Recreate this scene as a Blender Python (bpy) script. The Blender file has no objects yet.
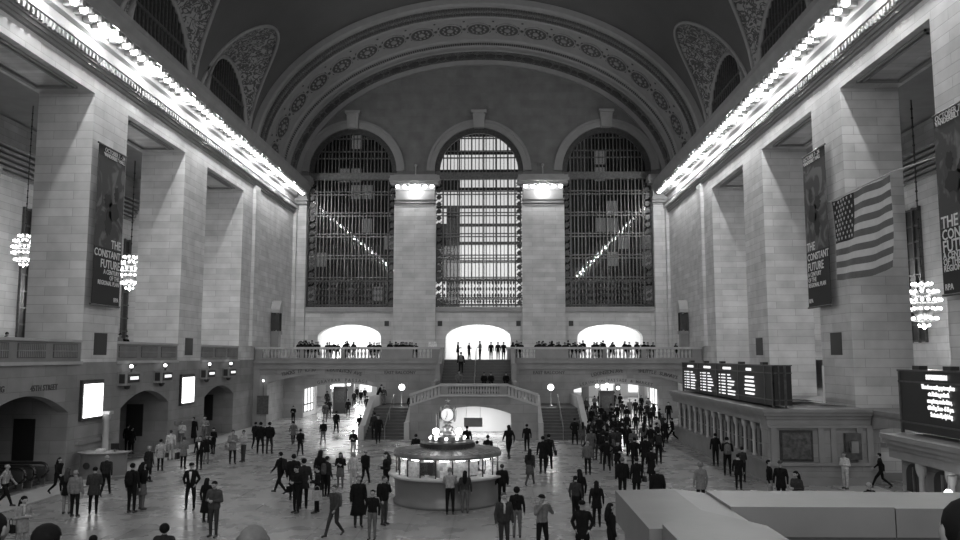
import bpy, math, random
from mathutils import Vector, Matrix
R_=random.Random(7)
scene=bpy.context.scene
COL=scene.collection
PI=math.pi
CX=-1.6; WL=-19.9; WR=16.7            # hall centre line and the two side wall planes
# ------------------------------------------------------------ camera
F_PX=800.0; VP=(497.0,356.0); CAMZ=5.7
_th=math.atan((VP[1]-270)/F_PX); _ya=math.atan((VP[0]-480)/F_PX*math.cos(_th))
FW=Vector((-math.sin(_ya)*math.cos(_th),math.cos(_ya)*math.cos(_th),math.sin(_th)))
RT=Vector((math.cos(_ya),math.sin(_ya),0)); UP=RT.cross(FW)
cd=bpy.data.cameras.new('camera'); cam=bpy.data.objects.new('camera',cd); COL.objects.link(cam)
m=Matrix((RT,UP,-FW)).transposed().to_4x4(); m.translation=Vector((0,0,CAMZ)); cam.matrix_world=m
cd.sensor_width=36; cd.lens=F_PX/960*36; cd.clip_end=500; cd.clip_start=.05
scene.camera=cam
def on_z(px,py,z):
    d=RT*((px-480)/F_PX)+UP*(-(py-270)/F_PX)+FW
    return Vector((0,0,CAMZ))+d*((z-CAMZ)/d.z)
# ------------------------------------------------------------ materials
def base(name,col,rough=.6,metal=0.,spec=.5,emit=0,ecol=None):
    m=bpy.data.materials.new(name); m.use_nodes=True
    b=m.node_tree.nodes['Principled BSDF']
    c=(col,col,col,1) if not isinstance(col,tuple) else col
    b.inputs['Base Color'].default_value=c; b.inputs['Roughness'].default_value=rough
    b.inputs['Metallic'].default_value=metal; b.inputs['Specular IOR Level'].default_value=spec
    if emit:
        e=ecol if ecol is not None else 1
        b.inputs['Emission Color'].default_value=(e,e,e,1); b.inputs['Emission Strength'].default_value=emit
    return m
def noisy(name,col,var=.12,scale=3.,rough=.6,metal=0.,bump=.0,spec=.5,emit=0):
    m=base(name,col,rough,metal,spec,emit); nt=m.node_tree; b=nt.nodes['Principled BSDF']
    g=nt.nodes.new('ShaderNodeNewGeometry'); n=nt.nodes.new('ShaderNodeTexNoise')
    n.inputs['Scale'].default_value=scale; n.inputs['Detail'].default_value=5
    nt.links.new(g.outputs['Position'],n.inputs['Vector'])
    r=nt.nodes.new('ShaderNodeMapRange'); r.inputs['From Min'].default_value=.3; r.inputs['From Max'].default_value=.7
    r.inputs['To Min'].default_value=col*(1-var); r.inputs['To Max'].default_value=col*(1+var)
    nt.links.new(n.outputs['Fac'],r.inputs['Value']); nt.links.new(r.outputs['Result'],b.inputs['Base Color'])
    if bump:
        bp=nt.nodes.new('ShaderNodeBump'); bp.inputs['Strength'].default_value=bump; bp.inputs['Distance'].default_value=.02
        nt.links.new(n.outputs['Fac'],bp.inputs['Height']); nt.links.new(bp.outputs['Normal'],b.inputs['Normal'])
    return m
def stone(name,col,bw=1.5,bh=.48,mortar=.014,dark=.62,rough=.75,var=.10,wander=.0):
    m=base(name,col,rough,spec=.3); nt=m.node_tree; N=nt.nodes; L=nt.links; b=N['Principled BSDF']
    g=N.new('ShaderNodeNewGeometry'); sp=N.new('ShaderNodeSeparateXYZ'); L.new(g.outputs['Position'],sp.inputs[0])
    sn=N.new('ShaderNodeSeparateXYZ'); L.new(g.outputs['True Normal'],sn.inputs[0])
    ab=N.new('ShaderNodeMath'); ab.operation='ABSOLUTE'; L.new(sn.outputs['X'],ab.inputs[0])
    gt=N.new('ShaderNodeMath'); gt.operation='GREATER_THAN'; gt.inputs[1].default_value=.6; L.new(ab.outputs[0],gt.inputs[0])
    mx=N.new('ShaderNodeMix'); L.new(gt.outputs[0],mx.inputs['Factor']); L.new(sp.outputs['X'],mx.inputs['A']); L.new(sp.outputs['Y'],mx.inputs['B'])
    az=N.new('ShaderNodeMath'); az.operation='ABSOLUTE'; L.new(sn.outputs['Z'],az.inputs[0])
    gz=N.new('ShaderNodeMath'); gz.operation='GREATER_THAN'; gz.inputs[1].default_value=.6; L.new(az.outputs[0],gz.inputs[0])
    mz=N.new('ShaderNodeMix'); L.new(gz.outputs[0],mz.inputs['Factor']); L.new(sp.outputs['Z'],mz.inputs['A']); L.new(sp.outputs['Y'],mz.inputs['B'])
    cb=N.new('ShaderNodeCombineXYZ'); L.new(mx.outputs['Result'],cb.inputs['X']); L.new(mz.outputs['Result'],cb.inputs['Y'])
    br=N.new('ShaderNodeTexBrick'); br.inputs['Scale'].default_value=1; br.inputs['Brick Width'].default_value=bw
    br.inputs['Row Height'].default_value=bh; br.inputs['Mortar Size'].default_value=mortar; br.inputs['Mortar Smooth'].default_value=.3
    a,c_,d=col*(1+var),col*(1-var),col*dark
    br.inputs['Color1'].default_value=(a,a,a,1); br.inputs['Color2'].default_value=(c_,c_,c_,1); br.inputs['Mortar'].default_value=(d,d,d,1)
    L.new(cb.outputs[0],br.inputs['Vector'])
    n=N.new('ShaderNodeTexNoise'); n.inputs['Scale'].default_value=.9; n.inputs['Detail'].default_value=6; L.new(g.outputs['Position'],n.inputs['Vector'])
    r=N.new('ShaderNodeMapRange'); r.inputs['From Min'].default_value=.3; r.inputs['From Max'].default_value=.7; r.inputs['To Min'].default_value=.84; r.inputs['To Max'].default_value=1.12
    L.new(n.outputs['Fac'],r.inputs['Value'])
    mu=N.new('ShaderNodeVectorMath'); mu.operation='MULTIPLY'; L.new(br.outputs['Color'],mu.inputs[0]); L.new(r.outputs['Result'],mu.inputs[1])
    L.new(mu.outputs[0],b.inputs['Base Color'])
    bp=N.new('ShaderNodeBump'); bp.inputs['Strength'].default_value=.35; bp.inputs['Distance'].default_value=.03
    L.new(br.outputs['Fac'],bp.inputs['Height']); bp.invert=True; L.new(bp.outputs['Normal'],b.inputs['Normal'])
    return m
def marble_floor():
    m=base('floor_marble',.28,.3); nt=m.node_tree; N=nt.nodes; L=nt.links; b=N['Principled BSDF']
    g=N.new('ShaderNodeNewGeometry'); br=N.new('ShaderNodeTexBrick'); br.offset=0
    br.inputs['Scale'].default_value=1; br.inputs['Brick Width'].default_value=1.5; br.inputs['Row Height'].default_value=1.5
    br.inputs['Mortar Size'].default_value=.02
    for k,v in (('Color1',.265),('Color2',.225),('Mortar',.16)): br.inputs[k].default_value=(v,v,v,1)
    L.new(g.outputs['Position'],br.inputs['Vector'])
    n=N.new('ShaderNodeTexNoise'); n.inputs['Scale'].default_value=.8; n.inputs['Detail'].default_value=6; L.new(g.outputs['Position'],n.inputs['Vector'])
    r=N.new('ShaderNodeMapRange'); r.inputs['From Min'].default_value=.3; r.inputs['From Max'].default_value=.7; r.inputs['To Min'].default_value=.86; r.inputs['To Max'].default_value=1.1
    L.new(n.outputs['Fac'],r.inputs['Value'])
    mu=N.new('ShaderNodeVectorMath'); mu.operation='MULTIPLY'; L.new(br.outputs['Color'],mu.inputs[0]); L.new(r.outputs['Result'],mu.inputs[1]); L.new(mu.outputs[0],b.inputs['Base Color'])
    r2=N.new('ShaderNodeMapRange'); r2.inputs['From Min'].default_value=.3; r2.inputs['From Max'].default_value=.7; r2.inputs['To Min'].default_value=.22; r2.inputs['To Max'].default_value=.34
    L.new(n.outputs['Fac'],r2.inputs['Value']); L.new(r2.outputs['Result'],b.inputs['Roughness'])
    return m
def tracery(name,light,dark,scale,thr=.5,rough=.8,kind='noise'):
    m=base(name,light,rough); nt=m.node_tree; N=nt.nodes; L=nt.links; b=N['Principled BSDF']
    g=N.new('ShaderNodeNewGeometry')
    n=N.new('ShaderNodeTexNoise'); n.inputs['Scale'].default_value=scale; n.inputs['Detail'].default_value=3; n.inputs['Distortion'].default_value=1.5
    L.new(g.outputs['Position'],n.inputs['Vector'])
    s=N.new('ShaderNodeMath'); s.operation='SUBTRACT'; s.inputs[1].default_value=.5; L.new(n.outputs['Fac'],s.inputs[0])
    a=N.new('ShaderNodeMath'); a.operation='ABSOLUTE'; L.new(s.outputs[0],a.inputs[0])
    r=N.new('ShaderNodeMapRange'); r.inputs['From Min'].default_value=thr*.04; r.inputs['From Max'].default_value=thr*.09
    r.inputs['To Min'].default_value=dark; r.inputs['To Max'].default_value=light; L.new(a.outputs[0],r.inputs['Value'])
    L.new(r.outputs['Result'],b.inputs['Base Color']); return m
def glass(name,tint=.9,gl=.12,rough=.02):
    m=bpy.data.materials.new(name); m.use_nodes=True; nt=m.node_tree; N=nt.nodes; N.clear()
    o=N.new('ShaderNodeOutputMaterial'); t=N.new('ShaderNodeBsdfTransparent'); t.inputs[0].default_value=(tint,tint,tint,1)
    g=N.new('ShaderNodeBsdfGlossy'); g.inputs['Roughness'].default_value=rough; x=N.new('ShaderNodeMixShader'); x.inputs[0].default_value=gl
    nt.links.new(t.outputs[0],x.inputs[1]); nt.links.new(g.outputs[0],x.inputs[2]); nt.links.new(x.outputs[0],o.inputs[0]); return m
M=dict(
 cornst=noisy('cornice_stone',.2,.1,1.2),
 stone=stone('limestone_blocks',.5,2.3,.43,.014,.66), stone_shade=stone('limestone_shaded',.22,1.8,.6,.012,.72), plain=noisy('smooth_limestone',.34,.1,1.2),  # lower walls use a darker copy of the limestone, shade put into its colour
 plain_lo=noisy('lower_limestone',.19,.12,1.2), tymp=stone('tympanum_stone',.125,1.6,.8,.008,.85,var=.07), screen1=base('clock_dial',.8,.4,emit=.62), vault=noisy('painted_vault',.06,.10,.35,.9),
 arch=noisy('arch_plaster',.19,.06,1.5,.85), archd=tracery('arch_relief',.15,.05,5,1.2), bandd=noisy('dark_relief',.045,.2,3,.8), trac=tracery('painted_stars_fresco',.2,.045,1.9,1.0),
 soff=noisy('coffer_stone',.23,.1,1.), metal=noisy('dark_bronze',.045,.3,6,.42,.5), metal_lt=noisy('window_iron',.085,.3,6,.4,.5), black=base('black_paint',.012,.45), blackm=base('black_case',.009,.5),
 brass=noisy('brass',.42,.2,9,.28,.9), white=base('white_plaster',.6,.8), lamp=base('lamp_glass',.9,.4,emit=6), lampdim=base('lamp_glass_soft',.9,.4,emit=4),
 corn=base('cornice_bulb_glass',.9,.4,emit=11), floor=marble_floor(), border=noisy('border_sheen',.42,.1,1.,.3), step=noisy('step_marble',.05,.15,2.,.5),  # floor border is paler marble: reflected light put into its colour
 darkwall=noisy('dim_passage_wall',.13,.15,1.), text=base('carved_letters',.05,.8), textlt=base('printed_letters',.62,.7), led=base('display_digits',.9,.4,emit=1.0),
 screen=base('lit_panel',.9,.4,emit=3.4), glassd=glass('window_glass',.7,.05,.03), glassc=glass('booth_glass',.92,.08), banner=tracery('banner_print',.13,.05,.55,1.5), bannerd=base('banner_dark',.022,.8),
 litwin=base('lit_office_glass',.9,.5,emit=1.5,ecol=.9), litdim=base('dim_office_glass',.4,.5,emit=.16), facade=noisy('night_facade',.04,.3,2.), flagl=noisy('flag_white_cloth',.52,.06,4,.9), flagd=noisy('flag_red_cloth',.12,.08,4,.9), flagb=base('flag_canton_cloth',.022,.9),
 parap=noisy('worn_parapet_stone',.115,.16,2.2,.45,bump=.2), store=base('shop_interior',.8,.6,emit=.9), rubber=base('handrail_rubber',.02,.4), steel=base('brushed_steel',.35,.3,.9),
 booth=noisy('booth_marble',.15,.12,1.5,.3), boothroof=noisy('booth_roof_bronze',.22,.25,5,.35,.7), poster=noisy('poster_print',.06,.6,7,.5), pap=noisy('paper_stock',.6,.3,9,.7))
# ------------------------------------------------------------ mesh collection
class MB:
    def __init__(s): s.v=[]; s.f=[]; s.mi=[]; s.cur=0
    def add(s,vs,fs,mi=None):
        o=len(s.v); s.v+= [tuple(v) for v in vs]; s.f+=[tuple(i+o for i in f) for f in fs]; s.mi+=[s.cur if mi is None else mi]*len(fs); return s
    def box(s,x0,x1,y0,y1,z0,z1,mi=None):
        x0,x1=sorted((x0,x1)); y0,y1=sorted((y0,y1)); z0,z1=sorted((z0,z1))
        return s.add([(x0,y0,z0),(x1,y0,z0),(x1,y1,z0),(x0,y1,z0),(x0,y0,z1),(x1,y0,z1),(x1,y1,z1),(x0,y1,z1)],
          [(0,3,2,1),(4,5,6,7),(0,1,5,4),(1,2,6,5),(2,3,7,6),(3,0,4,7)],mi)
    def prism(s,poly,a0,a1,axis,mi=None):
        # poly in the two axes left over; axis 'x': poly=(y,z); 'y': (x,z); 'z': (x,y)
        def p(u,v,a): return {'x':(a,u,v),'y':(u,a,v),'z':(u,v,a)}[axis]
        n=len(poly); vs=[p(u,v,a0) for u,v in poly]+[p(u,v,a1) for u,v in poly]
        ar=sum(poly[i][0]*poly[(i+1)%n][1]-poly[(i+1)%n][0]*poly[i][1] for i in range(n))
        flip=(ar>0)==(a1>a0)
        if axis=='y': flip=not flip
        fs=[tuple(range(n)),tuple(range(2*n-1,n-1,-1))]+[(i,i+n,(i+1)%n+n,(i+1)%n) for i in range(n)]
        if flip: fs=[tuple(reversed(f)) for f in fs]
        return s.add(vs,fs,mi)
    def tube(s,pts,r,n=8,mi=None,cap=True):
        pts=[Vector(p) for p in pts]; rs=r if isinstance(r,(list,tuple)) else [r]*len(pts); vs=[]; fs=[]
        for i,p in enumerate(pts):
            t=(pts[min(i+1,len(pts)-1)]-pts[max(i-1,0)]).normalized()
            a=t.cross(Vector((0,0,1)) if abs(t.z)<.9 else Vector((1,0,0))).normalized(); b=t.cross(a)
            for k in range(n): vs.append(p+(a*math.cos(2*PI*k/n)+b*math.sin(2*PI*k/n))*rs[i])
        for i in range(len(pts)-1):
            for k in range(n): fs.append((i*n+k,i*n+(k+1)%n,(i+1)*n+(k+1)%n,(i+1)*n+k))
        if cap: fs+=[tuple(reversed(range(n))),tuple(range((len(pts)-1)*n,len(pts)*n))]
        return s.add(vs,fs,mi)
    def lathe(s,prof,c=(0,0,0),n=24,mi=None,a0=0,a1=2*PI,sx=1,sy=1):
        full=abs(a1-a0-2*PI)<1e-6; k=n if full else n+1; vs=[]; fs=[]
        for r,z in prof:
            for i in range(k):
                a=a0+(a1-a0)*i/n; vs.append((c[0]+r*sx*math.cos(a),c[1]+r*sy*math.sin(a),c[2]+z))
        for j in range(len(prof)-1):
            for i in range(n if full else n): fs.append((j*k+i,j*k+(i+1)%k,(j+1)*k+(i+1)%k,(j+1)*k+i))
        return s.add(vs,fs,mi)
    def ell(s,c,r,n=12,mi=None):
        if not isinstance(r,(tuple,list)): r=(r,r,r)
        vs=[(c[0],c[1],c[2]-r[2])]; fs=[]; h=n//2
        for j in range(1,h):
            t=-PI/2+PI*j/h
            for i in range(n): a=2*PI*i/n; vs.append((c[0]+r[0]*math.cos(t)*math.cos(a),c[1]+r[1]*math.cos(t)*math.sin(a),c[2]+r[2]*math.sin(t)))
        vs.append((c[0],c[1],c[2]+r[2])); T=len(vs)-1
        for i in range(n): fs.append((0,1+(i+1)%n,1+i)); fs.append((T,1+(h-2)*n+i,1+(h-2)*n+(i+1)%n))
        for j in range(h-2):
            for i in range(n): fs.append((1+j*n+i,1+j*n+(i+1)%n,1+(j+1)*n+(i+1)%n,1+(j+1)*n+i))
        return s.add(vs,fs,mi)
    def mesh(s,name,mats,smooth=False):
        me=bpy.data.meshes.new(name); me.from_pydata(s.v,[],s.f)
        for m_ in (mats if isinstance(mats,(list,tuple)) else [mats]): me.materials.append(m_)
        if any(s.mi): me.polygons.foreach_set('material_index',s.mi)
        if smooth: me.polygons.foreach_set('use_smooth',[True]*len(me.polygons))
        me.validate(); me.update(); return me
    def build(s,name,mats,parent=None,smooth=False,loc=None,rz=0):
        o=bpy.data.objects.new(name,s.mesh(name,mats,smooth)); COL.objects.link(o)
        if loc: o.location=loc
        o.rotation_euler.z=rz
        if parent: o.parent=parent
        return o
def tag(o,label,cat,group=None):
    o['label']=label; o['category']=cat
    if group: o['group']=group
    return o
def struct(o,label=None):
    o['kind']='structure'
    if label: o['label']=label
    return o
def thing(name,label,cat,loc=(0,0,0),rz=0,group=None):
    o=bpy.data.objects.new(name,None); COL.objects.link(o); o.location=loc; o.rotation_euler.z=rz; o.empty_display_size=.2
    return tag(o,label,cat,group)
def link(name,me,parent=None,loc=(0,0,0),rz=0):
    o=bpy.data.objects.new(name,me); COL.objects.link(o); o.location=loc; o.rotation_euler.z=rz
    if parent: o.parent=parent
    return o
def copy_tree(o,parent=None):
    c=o.copy(); COL.objects.link(c); c.parent=parent
    for ch in o.children: copy_tree(ch,c)
    return c
def arch_pts(a,b,zs,zc,n=16):       # left to right along a (half elliptical) arch
    c=(a+b)/2; h=(b-a)/2
    return [(c-h*math.cos(PI*i/n),zs+(zc-zs)*math.sin(PI*i/n)) for i in range(n+1)]
def seg_pts(a,b,zs,zc,n=14):
    c=(a+b)/2; h=(b-a)/2
    return [(a+(b-a)*i/n, zs+(zc-zs)*(1-((a+(b-a)*i/n-c)/h)**2)) for i in range(n+1)]
def arch_wall(mb,u0,u1,z0,z1,holes,d0,d1,axis):
    """wall slab from u0 to u1 with arched holes (a,b,zb,zs,zc,kind), sorted"""
    cur=u0
    def bx(a,b,za,zb_):
        if b-a<1e-4 or zb_-za<1e-4: return
        mb.prism([(a,za),(b,za),(b,zb_),(a,zb_)],d0,d1,axis)
    for a,b,zb,zs,zc,kind in holes:
        bx(cur,a,z0,z1); bx(a,b,z0,zb)
        pts=(arch_pts if kind=='e' else seg_pts)(a,b,zs,zc,20)
        for i in range(20):
            (ua,za),(ub,zb2)=pts[i],pts[i+1]
            mb.prism([(ua,za),(ub,zb2),(ub,z1),(ua,z1)],d0,d1,axis)
        cur=b
    bx(cur,u1,z0,z1)
def text_mesh(name,s,size,mat,loc,rot,ext=.01,parent=None,align='CENTER',sx=1.):
    cu=bpy.data.curves.new(name,'FONT'); cu.body=s; cu.size=size; cu.extrude=ext; cu.align_x=align; cu.align_y='CENTER'; cu.resolution_u=2; cu.offset=size*.012
    t=bpy.data.objects.new('t',cu); COL.objects.link(t); bpy.context.view_layer.update()
    me=bpy.data.meshes.new_from_object(t.evaluated_get(bpy.context.evaluated_depsgraph_get())); bpy.data.objects.remove(t); bpy.data.curves.remove(cu)
    me.materials.clear(); me.materials.append(mat)
    o=bpy.data.objects.new(name,me); COL.objects.link(o); o.location=loc; o.rotation_euler=rot; o.scale=(sx,1,1)
    if parent: o.parent=parent
    return o
def area(name,loc,sx,sy,energy,rot=(0,0,0)):
    l=bpy.data.lights.new(name,'AREA'); l.shape='RECTANGLE'; l.size=sx; l.size_y=sy; l.energy=energy
    o=bpy.data.objects.new(name,l); COL.objects.link(o); o.location=loc; o.rotation_euler=rot; return o
def point(name,loc,energy,r=.12):
    l=bpy.data.lights.new(name,'POINT'); l.energy=energy; l.shadow_soft_size=r
    o=bpy.data.objects.new(name,l); COL.objects.link(o); o.location=loc; return o
def mir(x): return 2*CX-x
# ============================================================ SHELL
f=MB(); f.box(-34,31,-14,65.5,-.3,0); f.box(-34,31,65.5,140,-.3,0); struct(f.build('floor',M['floor']))
b=MB()
for x0,x1 in ((WL,WL+1.7),(WR-1.9,WR)): b.box(x0,x1,10,65.4,0,.006)
struct(b.build('trim_1',M['border']),'paler floor strip along both side walls, reflected light painted into it')
PIERS=[(2.3,6.1),(14.2,18.0),(26.2,30.0),(38.1,41.7),(49.7,53.6)]
def side_wall(side):
    L=side=='left'; X0=WL if L else WR; sg=-1 if L else 1
    XB=X0+sg*2.8
    w=MB(); 
    # end section, solid, and the band over the openings
    w.box(X0,XB,61.5,79,5.4 if L else 0,19.6); w.box(X0,XB,-14,61.5,18.65,19.6)
    for ch in (): pass
    wall=struct(w.build('wall_'+side,M['stone']))
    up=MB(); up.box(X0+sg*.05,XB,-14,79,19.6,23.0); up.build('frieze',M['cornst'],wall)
    for y0,y1 in PIERS:
        p=MB(); p.box(X0,XB,y0,y1,5.4 if L else 0,18.65); po=p.build('pier',M['stone'],wall)
        v=MB(); v.box(X0-sg*.02,X0+sg*.01,y0+1.15,y0+2.45,5.75,6.85)
        v.build('vent_grille',M['black'],po)
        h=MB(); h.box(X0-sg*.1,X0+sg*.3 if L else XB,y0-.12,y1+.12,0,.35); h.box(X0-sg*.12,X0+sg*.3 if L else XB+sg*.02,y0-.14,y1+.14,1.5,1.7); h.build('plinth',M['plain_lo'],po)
    e=MB(); e.box(X0-sg*.25,X0,64.0,65.2,6.5,19.6); e.box(X0-sg*.3,X0,76.9,78,5.3,20.4); e.build('pilaster_strip',M['stone'],wall)
    # soffit coffers of each bay
    ys=[-14]+[y for p_ in PIERS for y in p_]+[61.5]
    bays=[(ys[i],ys[i+1]) for i in range(0,len(ys),2)]
    c=MB()
    for y0,y1 in bays:
        a,b_=X0+sg*.35,XB-sg*.35
        for t,q in ((.0,18.65),(.18,18.6)):
            xx0,xx1=a+sg*t,b_-sg*t; yy0,yy1=y0+1+t,y1-1-t
            c.box(xx0,xx0+sg*.09,yy0,yy1,q-.1,q+.02); c.box(xx1,xx1-sg*.09,yy0,yy1,q-.1,q+.02)
            c.box(xx0,xx1,yy0,yy0+.09,q-.1,q+.02); c.box(xx0,xx1,yy1-.09,yy1,q-.1,q+.02)
    c.build('soffit_moulding',M['soff'],wall)
    # cornice profile
    P=[(0,19.55),(.12,19.6),(.12,19.74),(.2,19.76),(.2,19.92),(.27,19.95),(.27,20.0),(.38,20.36),(.44,20.38),(.44,20.5),(0,20.56),(0,21.22),(.25,21.3),(.3,21.75),(1.25,21.75),(1.3,22.05),(1.45,22.4),(1.45,22.72),(.9,22.95),(0,23.3),(-.3,23.3),(-.3,19.55)]
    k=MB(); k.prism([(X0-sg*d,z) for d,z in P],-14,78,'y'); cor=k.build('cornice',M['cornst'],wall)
    d=MB(); y=6.
    while y<77.5: d.box(X0-sg*.25,X0-sg*.42,y,y+.16,20.02,20.3); y+=.34
    d.build('dentil_row',M['soff'],cor)
    d=MB(); y=6.+.42
    while y<77.5: d.box(X0-sg*.3,X0-sg*1.2,y-.14,y+.14,21.48,21.75); y+=.85
    d.build('modillion_row',M['soff'],cor)
    # passage behind
    p=MB(); XP=X0+sg*8.8
    p.box(XP,XP+sg*.6,-14,79,0,20.4); pb=p.build('passage_wall',M['stone'],wall)
    p=MB(); p.box(XB,XP,-14,79,19.6,20.2); 
    for q in range(6): p.box(XP,XP-sg*(.25+.12*q),-14,62,16.2+q*.28,16.2+q*.28+.14)
    p.build('passage_ceiling',M['soff'],wall)
    p=MB(); p.box(XB,XP,61.5,62.3,5.4,19.6); p.build('passage_end_wall',M['stone'],wall)
    for yc in (13,25.,37.,(49.3 if not L else 48.5),61.7 if L else 60.8):
        q=MB(); q.box(XP-sg*.05,XP,yc-1.25,yc+1.25,6.6,14.6); so=q.build('tall_window',M['black'],wall)
        q=MB()
        for t in (-1.25,-.45,.45,1.25): q.box(XP-sg*.14,XP,yc+t-.06,yc+t+.06,6.5,14.7)
        for t in range(9): q.box(XP-sg*.12,XP,yc-1.25,yc+1.25,6.55+t,6.65+t)
        q.build('window_bar',M['metal_lt'],so)
    for yc in (20,31.0,43,55):
        q=MB(); q.lathe([(.55,5.4),(.55,5.8),(.42,5.9),(.38,14.6),(.5,14.7),(.42,14.9),(.6,15.8),(.68,16.2)],(XP-sg*.5,yc,0),16); q.build('column',M['plain'],wall)
    return wall,bays
wallL,bays=side_wall('left'); wallR,_=side_wall('right')
# lamps in the cornice
bm=MB(); bm.lathe([(0,-.17),(.13,-.13),(.19,0),(.17,.1),(.1,.14),(0,.14)],(0,0,0),10); LAMP=bm.mesh('cornice_lamp',M['corn'],True)
bm=MB(); bm.lathe([(.22,.0),(.24,.04),(.1,.12),(0,.12)],(0,0,.1),10); RIM=bm.mesh('lamp_rim',M['plain'],True)
def clamp_lamp(x,y,z,label,group):
    o=link('cornice_lamp',LAMP,None,(x,y,z)); tag(o,label,'lamp',group); link('lamp_rim',RIM,o); return o
y=20.+.0
k=0
y=6.84
while y<77.:
    if y>22:
        clamp_lamp(WL+.95,y,21.51,'bright round lamp in the long row under the left cornice','lamps in the left cornice')
        clamp_lamp(WR-.95,y,21.51,'bright round lamp in the long row under the right cornice','lamps in the right cornice')
    y+=.85
for y in range(2,77,5):
    for x in (WL+1.0,WR-1.0): point('cornice_light',(x,y+.425*1,21.2),460,.1)
# lower left wall, parapet panels of the bays, balcony floor
lw=MB(); holes=[]
for (y0,y1),(sp,cr) in zip(bays[1:],((2.9,3.8),)*10):
    holes.append((y0+.5,y1-1.4,0,3.0,3.75,'s'))
holes[-1]=(54.6,60.6,0,2.9,3.6,'s'); holes[-2]=(42.4,48.6,0,2.95,3.75,'s'); holes[-3]=(30.6,37.2,0,3.1,4.0,'s')
lw.box(WL,WL-2.8,61.5,79,0,5.4); arch_wall(lw,-14,61.5,0,5.4,[h for h in holes if h[0]>2],WL,WL-.5,'x')
lwo=struct(lw.build('wall_left_lower',M['stone_shade']))
bf=MB(); bf.box(WL-.5,WL-8.8,-14,61.5,5.1,5.4); struct(bf.build('floor_left_gallery',M['plain_lo']))
for (a,b_,_,zs,zc,_) in [h for h in holes if h[0]>20]:
    q=MB(); q.box(WL-5.6,WL-5.9,a-1.5,b_+1.2,0,5.1); q.box(WL-.5,WL-5.6,b_,b_+.3,0,5.1); q.box(WL-.5,WL-5.6,a-.3,a,0,5.1); q.box(WL-.5,WL-5.6,a,b_,4.1,4.3)
    o=q.build('passage_recess',M['stone_shade'],lwo)
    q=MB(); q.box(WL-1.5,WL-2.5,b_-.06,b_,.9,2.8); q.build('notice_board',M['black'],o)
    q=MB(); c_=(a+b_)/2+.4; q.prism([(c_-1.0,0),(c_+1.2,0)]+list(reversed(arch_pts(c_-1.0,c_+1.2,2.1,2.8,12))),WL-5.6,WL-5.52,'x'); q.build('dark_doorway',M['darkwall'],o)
st=MB()
for (y0,y1) in bays[1:]: 
    if y0>20: st.box(WL+.02,WL+.12,y0,y1,5.3,5.45)
st.build('string_course',M['plain'],lwo)
for (y0,y1) in bays[1:]:
    if y0<13: continue
    t=thing('parapet','solid stone parapet with lattice panels in the gallery bay '+{18.0:'nearest the camera on the left',30.0:'before the first left pier',41.7:'between the two left piers',53.6:'beyond the second left pier'}.get(y0,''),'parapet',(WL-.2,(y0+y1)/2,5.4),0,'left gallery parapets'); L_=y1-y0
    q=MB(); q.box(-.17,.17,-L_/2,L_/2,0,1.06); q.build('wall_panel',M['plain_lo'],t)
    q=MB(); q.box(-.24,.25,-L_/2,L_/2,.94,1.07); q.build('rail',M['plain'],t)
    n=3
    for i in range(n):
        c=-L_/2+L_*(i+.5)/n; q=MB(); q.box(.16,.185,c-1.05,c+1.05,.22,.84); g=q.build('recess',M['bandd'],t)
        q=MB()
        for j in range(15): q.box(.17,.23,c-1.0+j*.14,c-.94+j*.14,.24,.82)
        q.box(.17,.235,c-1.05,c+1.05,.5,.55); q.build('lattice',M['plain_lo'],g)
text_mesh('carved_text','45TH STREET',.36,M['text'],(WL+.01,35.1,4.3),(PI/2,0,PI/2),.01,lwo)
text_mesh('carved_text','DINING',.36,M['text'],(WL+.01,31.6,4.35),(PI/2,0,PI/2),.01,lwo)
for yb in (30.9+2.6,):
    pass
# right bays : raised floor behind the ticket offices, lower blocks
rf=MB(); rf.box(WR+.0,WR+8.8,-14,61.5,3.1,3.3)
struct(rf.build('floor_right_gallery',M['plain_lo']))
rl=MB(); arch_wall(rl,-14,61.5,0,3.1,[(30.6,36.9,0,2.4,2.7,'s')],WR+.05,WR+.5,'x'); rlo=struct(rl.build('wall_right_lower',M['stone_shade']))
q=MB(); q.box(WR+3.2,WR+3.4,28,38.1,0,3.1); q.build('lit_shop_front',M['store'],rlo)
q=MB()
for j in range(8): q.box(WR+3.05,WR+3.2,30.8+j*.9,30.88+j*.9,0,3.0)
for z in (.9,1.9): q.box(WR+3.05,WR+3.2,30.6,38,z,z+.07)
q.build('shop_mullion',M['black'],rlo)
# ============================================================ END WALL
YE=78.
WC=[-14.35,-1.75,10.9]; WRD=4.4
ew=MB(); cuts=[-22.7,-8.02,4.58,20]
for c,u0,u1 in zip(WC,cuts,cuts[1:]):
    arch_wall(ew,u0,u1,10.45,38,[(c-WRD,c+WRD,10.5,24.0,28.4,'e')],YE,YE+.9,'y')
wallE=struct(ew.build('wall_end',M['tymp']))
lo=MB(); DO=[(-17.5,-11.3),(-5.0,1.35),(7.8,14.1)]
for (a,b_),u0,u1 in zip(DO,cuts,cuts[1:]): arch_wall(lo,u0,u1,5.1,10.45,[(a,b_,5.1,7.5,8.75,'e')],YE,YE+.9,'y')
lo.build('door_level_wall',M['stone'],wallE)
q=MB()
q.box(-19.9,16.7,YE-.22,YE,10.0,10.42); q.box(-19.9,16.7,YE-.3,YE,10.3,10.42)
for i in range(120): q.box(-19.6+i*.3,-19.45+i*.3,YE-.28,YE-.2,10.08,10.24)
q.build('sill_band',M['plain'],wallE)
PX=[(-9.95,-6.1),(2.6,6.5),(-19.9,-18.75),(15.3,16.7)]
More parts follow.
